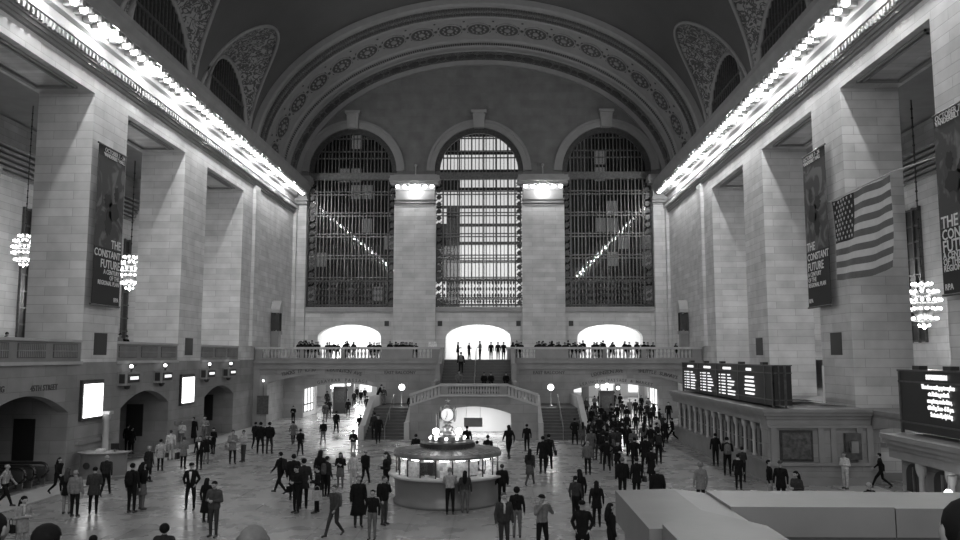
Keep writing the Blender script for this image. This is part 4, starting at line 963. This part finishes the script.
POSES=dict(
 stand=dict(legs=(st(-.1),st(.1)),arms=(((-.25,.03,1.12),(-.26,-.04,.88)),((.25,.03,1.12),(.26,-.04,.88)))),
 hold=dict(legs=(st(-.1,.03),st(.12,-.05)),arms=(((-.24,.0,1.12),(-.09,-.24,1.17)),((.24,.02,1.12),(.1,-.25,1.15))),nod=.35),
 pocket=dict(legs=(st(-.14),st(.14,-.04)),arms=(((-.29,.06,1.14),(-.2,-.07,.96)),((.29,.06,1.14),(.2,-.07,.96))),bulk=1.06),
 walk=dict(legs=([(-.09,-.17,.52),(-.09,-.33,.12),(-.1,-.48,.08)],[(.09,.02,.5),(.09,.34,.16),(.1,.24,.05)]),arms=(((-.25,.14,1.14),(-.25,.08,.9)),((.25,-.07,1.14),(.24,-.26,.96))),lean=.06),
 stride=dict(legs=([(-.09,.05,.5),(-.1,.42,.2),(-.1,.33,.08)],[(.09,-.24,.54),(.09,-.42,.12),(.1,-.57,.08)]),arms=(((-.25,-.12,1.15),(-.22,-.32,1.0)),((.25,.17,1.16),(.26,.16,.92))),lean=.1),
 phone=dict(legs=(st(-.1),st(.11,.03)),arms=(((-.25,.03,1.12),(-.24,-.06,.9)),((.27,-.06,1.16),(.13,-.1,1.42))),nod=.1),
 lean=dict(legs=(st(-.11,.1),st(.11,.12)),arms=(((-.24,-.12,1.2),(-.1,-.34,1.17)),((.24,-.12,1.2),(.1,-.34,1.17))),lean=.45,nod=.1),
 photo=dict(legs=(st(-.13),st(.13)),arms=(((-.27,-.15,1.22),(-.1,-.3,1.48)),((.27,-.15,1.22),(.1,-.3,1.48))),lean=-.03),
 akimbo=dict(legs=(st(-.15),st(.15)),arms=(((-.4,.06,1.2),(-.2,-.03,1.0)),((.4,.06,1.2),(.2,-.03,1.0)))),
 sit=dict(hip=.5,legs=([(-.12,-.4,.5),(-.12,-.42,.09),(-.13,-.57,.04)],[(.12,-.4,.5),(.12,-.44,.09),(.13,-.59,.04)]),arms=(((-.24,-.08,1.14),(-.12,-.3,1.0)),((.24,-.08,1.14),(.12,-.3,1.0))),lean=.25,nod=.2),
)
PB={}; PM={}
def pose_get(p,big=False):
    k=(p,big)
    if k not in PB:
        d=dict(POSES[p]); 
        if big: d['bulk']=1.22
        b=Body(d); PB[k]=b; PM[k]=b.mesh('person_body')
    return PB[k],PM[k]
HM={}
def extra_mesh(kind,p,big):
    k=(kind,p,big)
    if k in HM: return HM[k]
    b,_=pose_get(p,big); q=MB()
    if kind in('short','long','bald','cap','hood','bun'):
        q.ell((0,0,0),1,18); vs=[]
        for v in q.v:
            x,y,z=v
            P_=Vector((x*.093,.022+y*.1,1.655+z*.088))
            if kind in ('short','long','bun'):
                P_=Vector((x*.094,.024+y*.104,1.642+z*.094))
                if y<-.05 and z<.42: P_.y=max(P_.y,-.015-.02*(z+1)); P_.x*=.97
                if y<=-.05 and z<-.1: P_.z=max(P_.z,1.615)
            if kind=='bald': P_=Vector((x*.09,.04+y*.075,1.615+z*.05))
            pass
            if kind=='hood': P_=Vector((x*.115,.02+y*.12,1.635+z*.12))
            if kind=='cap': P_=Vector((x*.1,.008+y*.112,1.675+max(z,-.25)*.075))
            vs.append(b.T(b.Hh(P_)))
        q.v=[tuple(v) for v in vs]
        if kind=='long':
            n=len(q.v); pts=[b.T(b.Hh((0,.045,1.66))),b.T(b.Hh((0,.07,1.56))),b.T((0,.1,1.42)),b.T((0,.115,1.27)),b.T((0,.11,1.2))]; q.tube(pts,[.08,.098,.1,.085,.03],10)
        if kind=='bun': q.ell(b.T(b.Hh((0,.11,1.7))),.045,10)
        if kind=='cap':
            q.prism([(.085*math.cos(a),-.05-.13*math.sin(a)) for a in [PI*i/10 for i in range(11)]],1.655,1.668,'z'); 
            m_=len(q.v)-22; q.v[m_:]=[tuple(b.T(b.Hh(v))) for v in q.v[m_:]]
    elif kind in('coat','skirt','longcoat'):
        prof={'coat':[(.165,1.1),(.16,1.02),(.18,.9),(.205,.72),(.2,.71),(.15,.74)],'longcoat':[(.165,1.1),(.16,1.0),(.185,.85),(.22,.6),(.25,.42),(.24,.41),(.18,.45)],'skirt':[(.15,1.0),(.165,.92),(.19,.75),(.2,.56),(.19,.55),(.14,.6)]}[kind]
        w=1.12 if big else 1.; n=20; sp=1.35 if p in('walk','stride') else 1.
        for r,z in prof:
            g=1+(sp-1)*min(1,max(0,(1-z)/.4)); 
            for i in range(n):
                a=2*PI*i/n; v=Vector((r*w*math.cos(a)*1.02,.01+r*w*math.sin(a)*.8*g*(1+.05*math.sin(5*a)),z)); q.v.append(tuple(b.T(v)))
        for j in range(len(prof)-1):
            for i in range(n): q.f.append((j*n+i,(j+1)*n+i,(j+1)*n+(i+1)%n,j*n+(i+1)%n)); q.mi.append(0)
    elif kind=='scarf':
        for z,r in((1.46,.075),(1.49,.07)): q.tube([b.T((r*math.cos(2*PI*i/12),.01+r*math.sin(2*PI*i/12),z)) for i in range(13)],.024,6)
        q.tube([b.T((-.02,-.08,1.46)),b.T((-.03,-.13,1.35)),b.T((-.035,-.125,1.15))],[.03,.035,.03],6)
    elif kind=='lapel':   # open jacket showing a shirt front
        q.add([b.T(v) for v in ((-.05,-.122,1.42),(.05,-.122,1.42),(.03,-.135,1.2),(.0,-.13,1.02),(-.03,-.135,1.2),(-.05,-.10,1.42),(.05,-.10,1.42),(.03,-.1,1.2),(0,-.1,1.02),(-.03,-.1,1.2))],[(0,4,3,2,1),(5,6,7,8,9),(0,1,6,5),(1,2,7,6),(2,3,8,7),(3,4,9,8),(4,0,5,9)])
    HM[k]=q.mesh(kind,[SK],True); return HM[k]
NAMES={'short':'hair','long':'hair','bald':'hair','cap':'cap','hood':'hood','bun':'hair','coat':'coat','longcoat':'long_coat','skirt':'skirt','scarf':'scarf','lapel':'shirt_front'}
def slotted(me,mats,name,par):
    o=link(name,me,par)
    for i,m_ in enumerate(mats):
        o.material_slots[i].link='OBJECT'; o.material_slots[i].material=m_
    return o
BAGN=[0]
def bag_mesh(kind):
    k=('bag',kind)
    if k in HM: return HM[k]
    q=MB()
    if kind=='backpack': q.lathe([(0,-.24),(.13,-.24),(.155,-.15),(.15,.08),(.11,.2),(0,.23)],(0,0,0),14,None,0,2*PI,1,.62); q.ell((0,.07,-.09),(.1,.05,.09),8)
    elif kind=='handbag': q.prism([(-.17,-.12),(.17,-.12),(.14,.1),(-.14,.1)],-.055,.055,'y'); q.tube([(-.09,0,.1),(-.08,0,.22),(0,0,.28),(.08,0,.22),(.09,0,.1)],.012,6)
    else: q.prism([(-.2,-.2),(.2,-.2),(.18,.16),(-.18,.16)],-.06,.06,'y'); q.tube([(-.1,0,.16),(-.08,0,.28),(0,0,.33),(.08,0,.28),(.1,0,.16)],.01,6)
    HM[k]=q.mesh('bag',[SK],kind=='backpack'); return HM[k]
NP=[0]
def person(x,yh,yf,ang,pose,top,legs,hair,hs,label,z0=0.,ex=(),bag=None,group=None,big=False,Hd=1.7,cast='person',Yat=None,skirtv=None,skin=None):
    """px of head top / feet in the photo give position and height"""
    pz=POSES[pose]
    full=dict(sit=1.28,lean=1.62).get(pose,1.725)
    if Yat is not None:
        d=RT*((x-480)/F_PX)+UP*(-(yh-270)/F_PX)+FW; t=Yat/d.y; p=Vector((0,0,CAMZ))+d*t; H=p.z-z0; loc=Vector((p.x,Yat,z0))
    elif yf is not None:
        loc=on_z(x,yf,z0); d=RT*((x-480)/F_PX)+UP*(-(yh-270)/F_PX)+FW; t=loc.y/d.y; H=CAMZ+d.z*t-z0
    else:
        H=Hd; loc=on_z(x,yh,z0+H); loc.z=z0
    H=max(.88*full,min(1.08*full,H)) if Yat is None else H
    s=H/full
    t=thing(cast,label,'person',loc,math.radians(ang),group); t.scale=(s,s,s)
    b,me=pose_get(pose,big); sk=SK if skin is None else cloth(skin)
    slotted(me,[sk,cloth(top),cloth(legs),SHOE,EYE],'body',t)
    if hair: slotted(extra_mesh(hair,pose,big),[cloth(hs)],NAMES[hair],t)
    for e in ex:
        v=top if e in('coat','longcoat') else (legs if skirtv is None else skirtv) if e=='skirt' else .6 if e=='lapel' else .35
        slotted(extra_mesh(e,pose,big),[cloth(v)],NAMES[e],t)
    if bag:
        kind,sh,lab=bag; off={'backpack':(0,.21,1.22),'handbag':(-.33,.0,.86),'tote':(.36,-.0,.72)}[kind]
        q=b.T(Vector(off)) if kind=='backpack' else Vector(off)
        w=thing(kind if kind!='tote' else 'tote_bag',lab,'bag',loc+Matrix.Rotation(math.radians(ang),3,'Z')@(q*s),math.radians(ang)+(0 if kind=='backpack' else PI/2))
        w.scale=(s,s,s); slotted(bag_mesh(kind),[cloth(sh)],'bag_body',w)
    return t
D,G,LG,W_=.008,.06,.22,.42
p=person
# ---- foreground left
p(4,464,507,95,'walk',LG,D,'bald',.15,'man in light shirt and dark trousers walking at the left frame edge')
p(57,460,495,70,'stride',D,D,'long',D,'woman in black with long hair striding past the escalators')
p(24,496,None,60,'hold',LG,LG,'long',D,'woman in pale coat and dark scarf at bottom left carrying a bag',0,('coat','scarf'),('handbag',D,'large black handbag on the arm of the woman in the pale coat'))
p(74,470,517,180,'stand',.16,D,'short',LG,'grey-haired man in light vest and shirt seen from behind at left',big=True)
p(66,468,514,185,'stand',D,.2,'long',.04,'woman in dark coat with bare calves beside the man in the light vest',0,('coat',))
p(93,467,514,200,'hold',.035,D,'short',D,'person in dark knee-length coat right of the man in the light vest',0,('coat',),big=True)
p(105,455,496,190,'walk',.02,D,'bald',.3,'bald man in dark suit walking away in front of the service desk')
p(131,463,513,170,'stand',D,D,'short',D,'person in black with backpack left of the two standing by the desk',0,(),('backpack',D,'black backpack worn by the person right of the service desk'))
p(141,462,510,150,'hold',D,.1,'long',D,'woman in black jacket and skirt right of the backpack wearer',0,('skirt',))
p(148,446,482,160,'stand',.02,D,'short',.3,'grey-haired person in dark coat behind the black skirted woman',0,('coat',))
p(160,439,471,185,'stand',.3,D,'short',D,'woman in short pale coat and black leggings seen from behind',0,('coat',),('handbag',.03,'dark shoulder bag of the woman in the short pale coat'))
p(170,430,460,200,'stand',W_,.25,'short',.05,'person in white top and light trousers behind the pale coat woman')
p(183,437,469,175,'hold',.13,D,'short',.04,'person in grey coat and dark trousers carrying a bag at left centre',0,('coat',),('tote',.04,'dark tote bag beside the person in the grey coat'))
p(199,436,470,0,'stand',D,D,'short',D,'man in open black jacket over a white shirt walking toward the camera',0,('lapel',))
p(206,437,464,10,'stand',D,.15,'long',D,'woman in black coat with bare legs beside the open-jacket man',0,('coat',))
p(213,429,454,340,'hold',D,D,'short',D,'person in black holding white papers beyond the open-jacket man')
p(190,463,510,5,'pocket',D,D,'cap',D,'officer in peaked cap, open dark jacket, light shirt and tie',0,('lapel',))
p(213,481,537,350,'hold',.05,.03,'short',D,'man in dark sweater looking down at his phone at lower left',big=True)
p(206,480,523,170,'stand',D,D,'long',D,'person in long black coat close behind the phone man',0,('longcoat',))
p(232,430,464,30,'hold',.16,D,'short',.04,'woman in light grey coat with handbag in the pair at left centre',0,('coat',),('handbag',.14,'pale handbag of the woman in the light grey coat'))
p(243,430,462,330,'hold',.3,.04,'short',D,'person in pale top and dark jeans facing the grey coat woman')
p(255,422,449,180,'walk',D,D,'short',D,'smaller dark figure left of the two broad figures in black')
p(260,422,454,190,'pocket',D,D,'short',D,'person in black at the left of the close pair beyond the left floor')
p(269,422,454,175,'pocket',D,.02,'short',D,'person in black at the right of the close pair beyond the left floor',big=True)
p(280,452,494,250,'walk',D,D,'short',D,'man in black with rucksack walking left across the middle floor',0,(),('backpack',.015,'black rucksack of the man walking left'))
p(293,454,500,180,'stand',D,D,'short',D,'person in dark jacket at the back of the three-man cluster',big=True)
p(303,457,509,200,'stand',.02,D,'short',D,'man in dark long coat at the right of the three-man cluster',0,('coat',))
p(296,466,513,330,'hold',D,D,'short',D,'man in dark suit at the front of the three-man cluster',0,(),('handbag',D,'black briefcase of the front man in the cluster'))
p(317,466,513,280,'hold',D,D,'short',D,'man in dark coat holding a pale bag, facing left',0,('coat',),('tote',.25,'pale shopping bag held by the man facing left'))
p(320,450,497,160,'stand',D,D,'long',D,'woman in black with very long dark hair at floor centre left',0,('coat',))
p(327,456,497,140,'stand',.02,D,'short',D,'person bending slightly under a dark backpack beside the long-haired woman',0,(),('backpack',.06,'grey backpack beside the long-haired woman'))
p(340,454,488,0,'hold',D,.1,'long',D,'woman in black top and flared skirt standing in the bright floor reflection',0,('skirt',))
p(353,457,488,170,'stand',.35,.3,'short',.2,'pale grey figure standing behind the black-coated man')
p(365,450,485,165,'walk',D,D,'bald',.12,'bald man in black walking away with arms out at centre left')
p(334,485,537,330,'walk',.04,.03,'short',.05,'man in grey suit with shoulder bag striding at the bottom centre left',0,(),('backpack',.1,'grey shoulder bag of the striding man in the grey suit'))
p(358,476,527,20,'stand',D,.03,'short',.08,'older man in knee-length black coat left of the booth',0,('longcoat',),big=True)
p(372,490,540,350,'stand',D,.1,'short',D,'young man in black top and lighter trousers in front of the booth at left')
p(384,476,525,60,'phone',D,.04,'short',.04,'person in puffy black jacket with rucksack using a phone by the booth',0,(),('backpack',D,'black rucksack on the puffy jacket person'),big=True)
p(386,452,499,300,'hold',D,D,'long',D,'dark-clothed woman leaning at the left side of the booth')
p(450,470,514,185,'lean',.22,D,'short',.12,'man in light shirt leaning on the booth counter, seen from behind')
p(465,473,513,175,'stand',.03,.09,'long',D,'long-haired woman at the booth counter beside the light shirt man')
p(502,464,505,190,'stand',D,D,'short',.03,'man in black standing at the right side of the booth',big=True)
p(504,493,None,20,'stand',.03,.03,'short',.06,'person with scarf and backpack in front of the booth at right',0,('scarf',),('backpack',D,'black backpack carried by the person with the scarf'),big=True)
p(517,487,538,175,'stand',D,.12,'hood',D,'person in black hooded top and grey jeans right of the booth')
p(542,495,None,20,'photo',.13,D,'cap',D,'man in cap and grey top raising a camera at the bottom centre right')
p(582,501,None,350,'pocket',D,D,'cap',D,'man in black overcoat and hat at the bottom centre right',0,('coat',))
p(597,481,527,175,'stand',D,D,'long',D,'girl with long dark hair in black skirted coat, seen from behind',0,('coat',))
p(579,469,None,200,'stand',D,D,'long',D,'woman with long hair behind the man in the hat')
p(576,477,520,150,'stand',.03,D,'short',D,'person in dark jacket between the long-haired woman and the man in the hat')
p(611,503,None,100,'stand',D,D,'long',D,'tall dark figure beside the stair parapet')
p(509,420,459,200,'walk',D,D,'long',D,'woman in black walking behind the booth at right')
p(530,449,486,160,'walk',.02,.06,'long',D,'woman with long hair in grey skirt walking right of the booth',0,('skirt',),skirtv=.06)
p(527,424,452,180,'stand',D,D,'short',D,'person in dark clothes standing right of the central arch')
p(543,436,474,190,'stand',D,D,'short',D,'left person of the dark pair walking toward the right stair',0,('coat',))
p(549,434,471,170,'walk',D,D,'short',D,'right person of the dark pair walking toward the right stair',0,('coat',),('handbag',D,'dark bag of the right person in the dark pair'))
p(588,441,475,175,'stand',.09,D,'short',LG,'man in grey jacket seen from behind at centre right',big=True)
p(607,438,471,180,'akimbo',D,D,'short',D,'person in black with hands on hips at centre right')
p(618,441,475,20,'hold',D,D,'short',D,'person in black facing the one with hands on hips',0,('coat',),('tote',W_,'white paper bag beside the person in black'))
p(635,437,472,180,'stand',D,D,'short',D,'person in dark jacket walking away left of the backpack group')
p(646,435,473,185,'pocket',D,D,'short',D,'broad person in black coat right of centre',0,('coat',),big=True)
p(652,447,482,160,'stand',D,D,'short',D,'person in black close to the broad person in black coat',0,('longcoat',))
p(659,430,464,175,'stand',D,D,'short',D,'person in dark jacket in front of the right passage crowd',0,(),('backpack',.02,'black backpack in front of the right passage crowd'))
p(622,457,None,190,'stand',D,D,'short',.1,'person in black with grey hair at the corner of the stone parapet',big=True)
p(636,457,None,200,'stand',D,D,'short',D,'dark figure with a bag just beyond the stone parapet',0,('coat',),('handbag',.03,'dark square bag just beyond the stone parapet'))
p(657,467,None,180,'stand',D,D,'short',LG,'grey-haired person in wide black coat just beyond the parapet corner',0,('coat',),('tote',W_,'white bag at the shoulder of the wide black coat'),big=True)
p(700,462,None,190,'stand',.16,D,'hood',.14,'person in pale grey hooded coat standing alone beyond the parapet',0,('coat',))
p(716,433,466,180,'stand',D,D,'short',D,'dark figure waiting at the ticket windows, left of the waiting group')
p(728,437,476,170,'hold',D,D,'short',D,'dark-clothed person waiting at the middle ticket windows',0,(),('backpack',.1,'patterned backpack of the person at the ticket windows'))
p(739,456,490,160,'stand',D,D,'short',D,'person in black coat with white collar near the ticket counter',0,('coat','scarf'))
p(743,447,482,200,'hold',.03,D,'short',D,'person in dark jacket leaning by the ticket counter end')
p(769,460,None,60,'stand',D,LG,'short',D,'person in dark jacket left of the pair by the office end wall')
p(780,461,None,330,'stand',D,D,'cap',.05,'person in cap and dark coat right of the pair by the office end wall',0,('coat',))
p(796,471,None,300,'hold',.03,D,'long',D,'woman with long dark hair below the framed poster',0,('coat',))
p(846,452,489,300,'hold',.45,.35,'long',.06,'person in white clothes talking beside the pay phone')
p(839,455,484,80,'stand',D,D,'long',D,'dark figure standing behind the person in white',0,('coat',))
p(869,482,None,20,'stand',D,D,'bald',.1,'bald man in dark suit seen just above the long parapet')
p(882,458,489,240,'stride',D,D,'short',D,'person in black striding through the gap beyond the white-clothed person')
# near stair and landing heads
p(49,524,None,180,'stand',D,D,'short',D,'dark-haired person on the near stair at the bottom left',Yat=5.9,z0=2.62)
p(254,523,None,180,'stand',.03,D,'bald',.05,'balding man on the near stair at the bottom left centre',Yat=5.1,z0=2.82,skin=.12)
p(-7,512,None,170,'stand',D,D,'long',D,'dark head cut off at the bottom left corner',Yat=5.6,z0=2.6)
p(970,499,None,180,'stand',D,D,'long',D,'dark head and shoulder cut off at the bottom right corner',Yat=2.3,z0=3.7,big=True)
p(165,524,None,180,'stand',.02,D,'hood',D,'person in hooded dark jacket at the bottom left',0,Hd=1.75,big=True)
p(94,535,None,180,'stand',D,D,'short',D,'top of a dark head at the bottom left between two heads',0,Hd=1.7)
# behind the booth and at the stairs
p(467,426,None,190,'stand',D,D,'short',D,'dark figure standing behind the clock at its right')
p(477,441,None,180,'stand',D,D,'short',D,'short dark figure behind the booth, right of the clock',Hd=1.5)
p(488,435,None,170,'stand',D,D,'short',D,'dark figure behind the booth near the right of the central arch')
p(416,434,None,180,'stand',D,D,'short',D,'dark figure behind the booth at the left stair post',Hd=1.6)
p(378,404,444,10,'walk',D,D,'short',D,'person in black coming down the left stair foot',0,('coat',))
p(374,406,440,200,'stand',.02,D,'short',D,'person going up the left stair beside its outer parapet')
p(378,385,None,90,'lean',D,D,'short',D,'person in dark clothes on the left side landing near the parapet',1.9,Yat=62.5)
p(384,387,None,20,'stand',.04,.1,'long',D,'person in grey standing on the left side landing',1.9,Yat=63)
p(411,394,None,180,'walk',D,D,'short',D,'person in black climbing the left stair beside the inner parapet',1.2,Yat=58.6)
p(461,352,None,180,'stand',D,D,'short',D,'person with backpack climbing the upper central flight',4.3,Yat=63.2,bag=('backpack',.12,'grey backpack of the climber on the central flight'))
for i,x in enumerate((459,484,491,506)):
    p(x,370.5 if i==0 else 372.5,None,0,'sit',.12 if i==0 else D,.1 if i==0 else D,'short',D,('person in grey sitting','left one of two dark people sitting','right one of two dark people sitting','dark person sitting at the right end')[i]+' on the central flight above the balustrade',3.27,Yat=61.4)
lab=('person facing right at the left end of','second person from the left at','person in pale top gesturing at','dark pair member, left, at','dark pair member, right, at','last person on the right at')
for i,(x,yh) in enumerate(((458,342),(469,342.5),(480,341),(491,342),(498,342),(503.5,342))):
    p(x,yh,None,(90,60,300,180,170,190)[i],'hold' if i<3 else 'stand',D if i!=2 else .12,D,'short',D,lab[i]+' the top of the central stair',5.38,Yat=67.4,ex=('coat',) if i in(0,5) else ())
# balcony rail people
rb=random.Random(21)
for k,x in enumerate(sorted((299,301,303,306,309,314,318,330,345,349,372,377,392,396,401,405,410,414,515,519,539,543,547,552,557,564,568,573,578,583,595,599,603,611,628,638,644,652,300,304,308,312,316,328,334,338,347,354,370,374,379,390,394,398,403,407,412,416,513,517,521,537,541,545,550,554,559,566,570,575,580,593,597,601,613,625,636,641,648,676))):
    left=x<445; yh=(342.3 if k%3==0 else 340.2)+rb.random()*3.2
    p(x,yh,None,rb.choice((0,10,-15,12) if k%3==0 else (0,20,-15,170,40)),'lean' if k%3==0 else rb.choice(('hold','stand','pocket')),D,D,rb.choice(('short','short','long')),D,'one of the dark figures gathered at the far balcony rail %s of the central stair'%('left' if left else 'right'),5.38,Yat=(66.3,67.1,67.9)[k%3],group='people at the far balcony rail, '+('left' if left else 'right'))
p(4,333,None,60,'lean',D,D,'short',D,'dark figure leaning on the left gallery parapet at the frame edge',5.4,Yat=33.6)
p(117,334,None,60,'lean',.2,D,'short',D,'person in pale top at the gallery parapet beside the first left pier',5.4,Yat=44.6)
p(124,336,None,60,'lean',D,D,'short',D,'dark figure bending at the gallery parapet beside the pale-topped one',5.4,Yat=45.6)
# left alcoves
p(127,424,453,180,'stand',D,D,'short',D,'left person of the dark couple by the stone column')
p(131,427,454,170,'stand',D,D,'short',D,'right person of the dark couple by the stone column',0,('coat',))
p(193,417,444,180,'stand',D,D,'short',D,'tall dark figure at the mouth of the second left archway',0,('longcoat',))
p(181,421,448,20,'hold',W_,.1,'short',.1,'person in white shirt by the second left archway')
p(204,415,445,10,'hold',.14,.1,'short',D,'person in grey top right of the second left archway mouth')
# left passage and floor beyond
for (x,yh,yf,a,po,tp,lg,hr,lb_,ex_) in (
 (293,407,424,0,'hold',D,D,'short','dark figure against the pale wall left of the left passage',('coat',)),
 (293,421,445,200,'walk',.1,D,'short','person in grey coat walking before the left passage',('coat',)),
 (300,430,456,180,'walk',D,D,'short','dark person walking toward the left passage',()),
 (323,420,445,0,'walk',D,.1,'short','dark person walking out of the left passage',()),
 (325,402,422,180,'stand',.06,.06,'short','large figure in grey coat left of the passage kiosk',('coat',)),
 (329,399,418,180,'stand',D,D,'short','dark figure beside the large grey coat at the passage mouth',()),
 (327,391,408,170,'stand',D,D,'short','dark figure deeper in the left passage by the shop window',()),
 (336,411,434,180,'walk',D,D,'short','dark person walking in front of the passage kiosk',()),
 (348,399,417,185,'stand',D,D,'short','dark person right of the passage kiosk',()),
 (354,391,407,0,'walk',D,D,'short','dark person with pale bag deep in the left passage',()),
 (367,396,414,190,'walk',D,D,'short','dark person at the right side of the left passage',()),
 (360,414,437,200,'stand',D,D,'short','dark person beside the outer left stair parapet',()),
 (353,430,457,0,'hold',D,.3,'short','person in dark vest and pale trousers left of the stair foot',())):
    p(x,yh,yf,a,po,tp,lg,hr,D,lb_,0,ex_)
# crowd at the right passage, distinct edge people then the dense group
p(575,418,445,170,'pocket',D,D,'short',D,'dark person at the foot of the right stair outer parapet',0,('coat',))
p(583,425,446,180,'stand',.08,.08,'long',D,'woman in grey coat at the left edge of the right crowd',0,('coat',))
p(666,420,443,20,'stand',D,D,'short',D,'dark person at the right edge of the right crowd',0,('longcoat',))
p(673,418,442,240,'stride',D,D,'short',D,'dark person striding beside the far end of the ticket office')
p(657,416,440,180,'stand',.4,D,'short',D,'person in white top in the right crowd')
p(669,402,424,0,'stand',D,D,'short',D,'dark person beyond the crowd near the far end of the ticket office')
p(630,399,418,0,'stand',.12,.12,'short',.08,'person in lighter grey coat deep in the right passage',0,('coat',))
p(636,415,435,180,'stand',D,.04,'short',D,'person walking alone up the bright middle of the right passage')
rc=random.Random(33); spots=[]
cand=[(593,420),(599,415),(606,419),(613,417),(617,416),(626,413),(587,412),(581,406),(592,405),(600,404),(578,398),(586,397),(594,395),(599,393),(606,396),(612,398),(617,403),(622,401),(640,403),(646,402),(650,408),(643,412),(634,399),(626,405),(590,428),(598,429),(607,428),(617,427),(626,424),(650,424),(643,422),(659,408),(653,403),(648,397),(640,395),(604,410),(611,408),(600,389),(606,388),(590,407),(596,414),(603,424),(612,427),(621,418),(629,424),(588,420),(602,431),(613,411),(633,428),(595,402),(610,403),(613,392),(620,393),(656,422),(662,413),(609,434),(597,411)]
for x,yh in cand:
    t=p(x+rc.random()*1.5,yh+rc.random(),None,rc.choice((0,180,170,190,20,200,90)),rc.choice(('stand','walk','stand','pocket','hold')),rc.choice((D,D,D,D,.03,.08)),rc.choice((D,D,.03,.06)),rc.choice(('short','short','long','hood')),rc.choice((D,D,.04)),'one of the people in dark clothes crowding at the mouth of the right passage',0,rc.choice(((),(),('coat',))),group='crowd at the right passage',Hd=1.62+.16*rc.random())
for x,yh in ((342,389),(346,386.5),(361,390),(344,388),(351,386),(365,388),(357,387)):
    p(x,yh,None,rc.choice((0,180)),rc.choice(('stand','walk')),D,D,'short',D,'distant dark figure far down the left passage',0,group='distant people in the left passage',Hd=1.7)
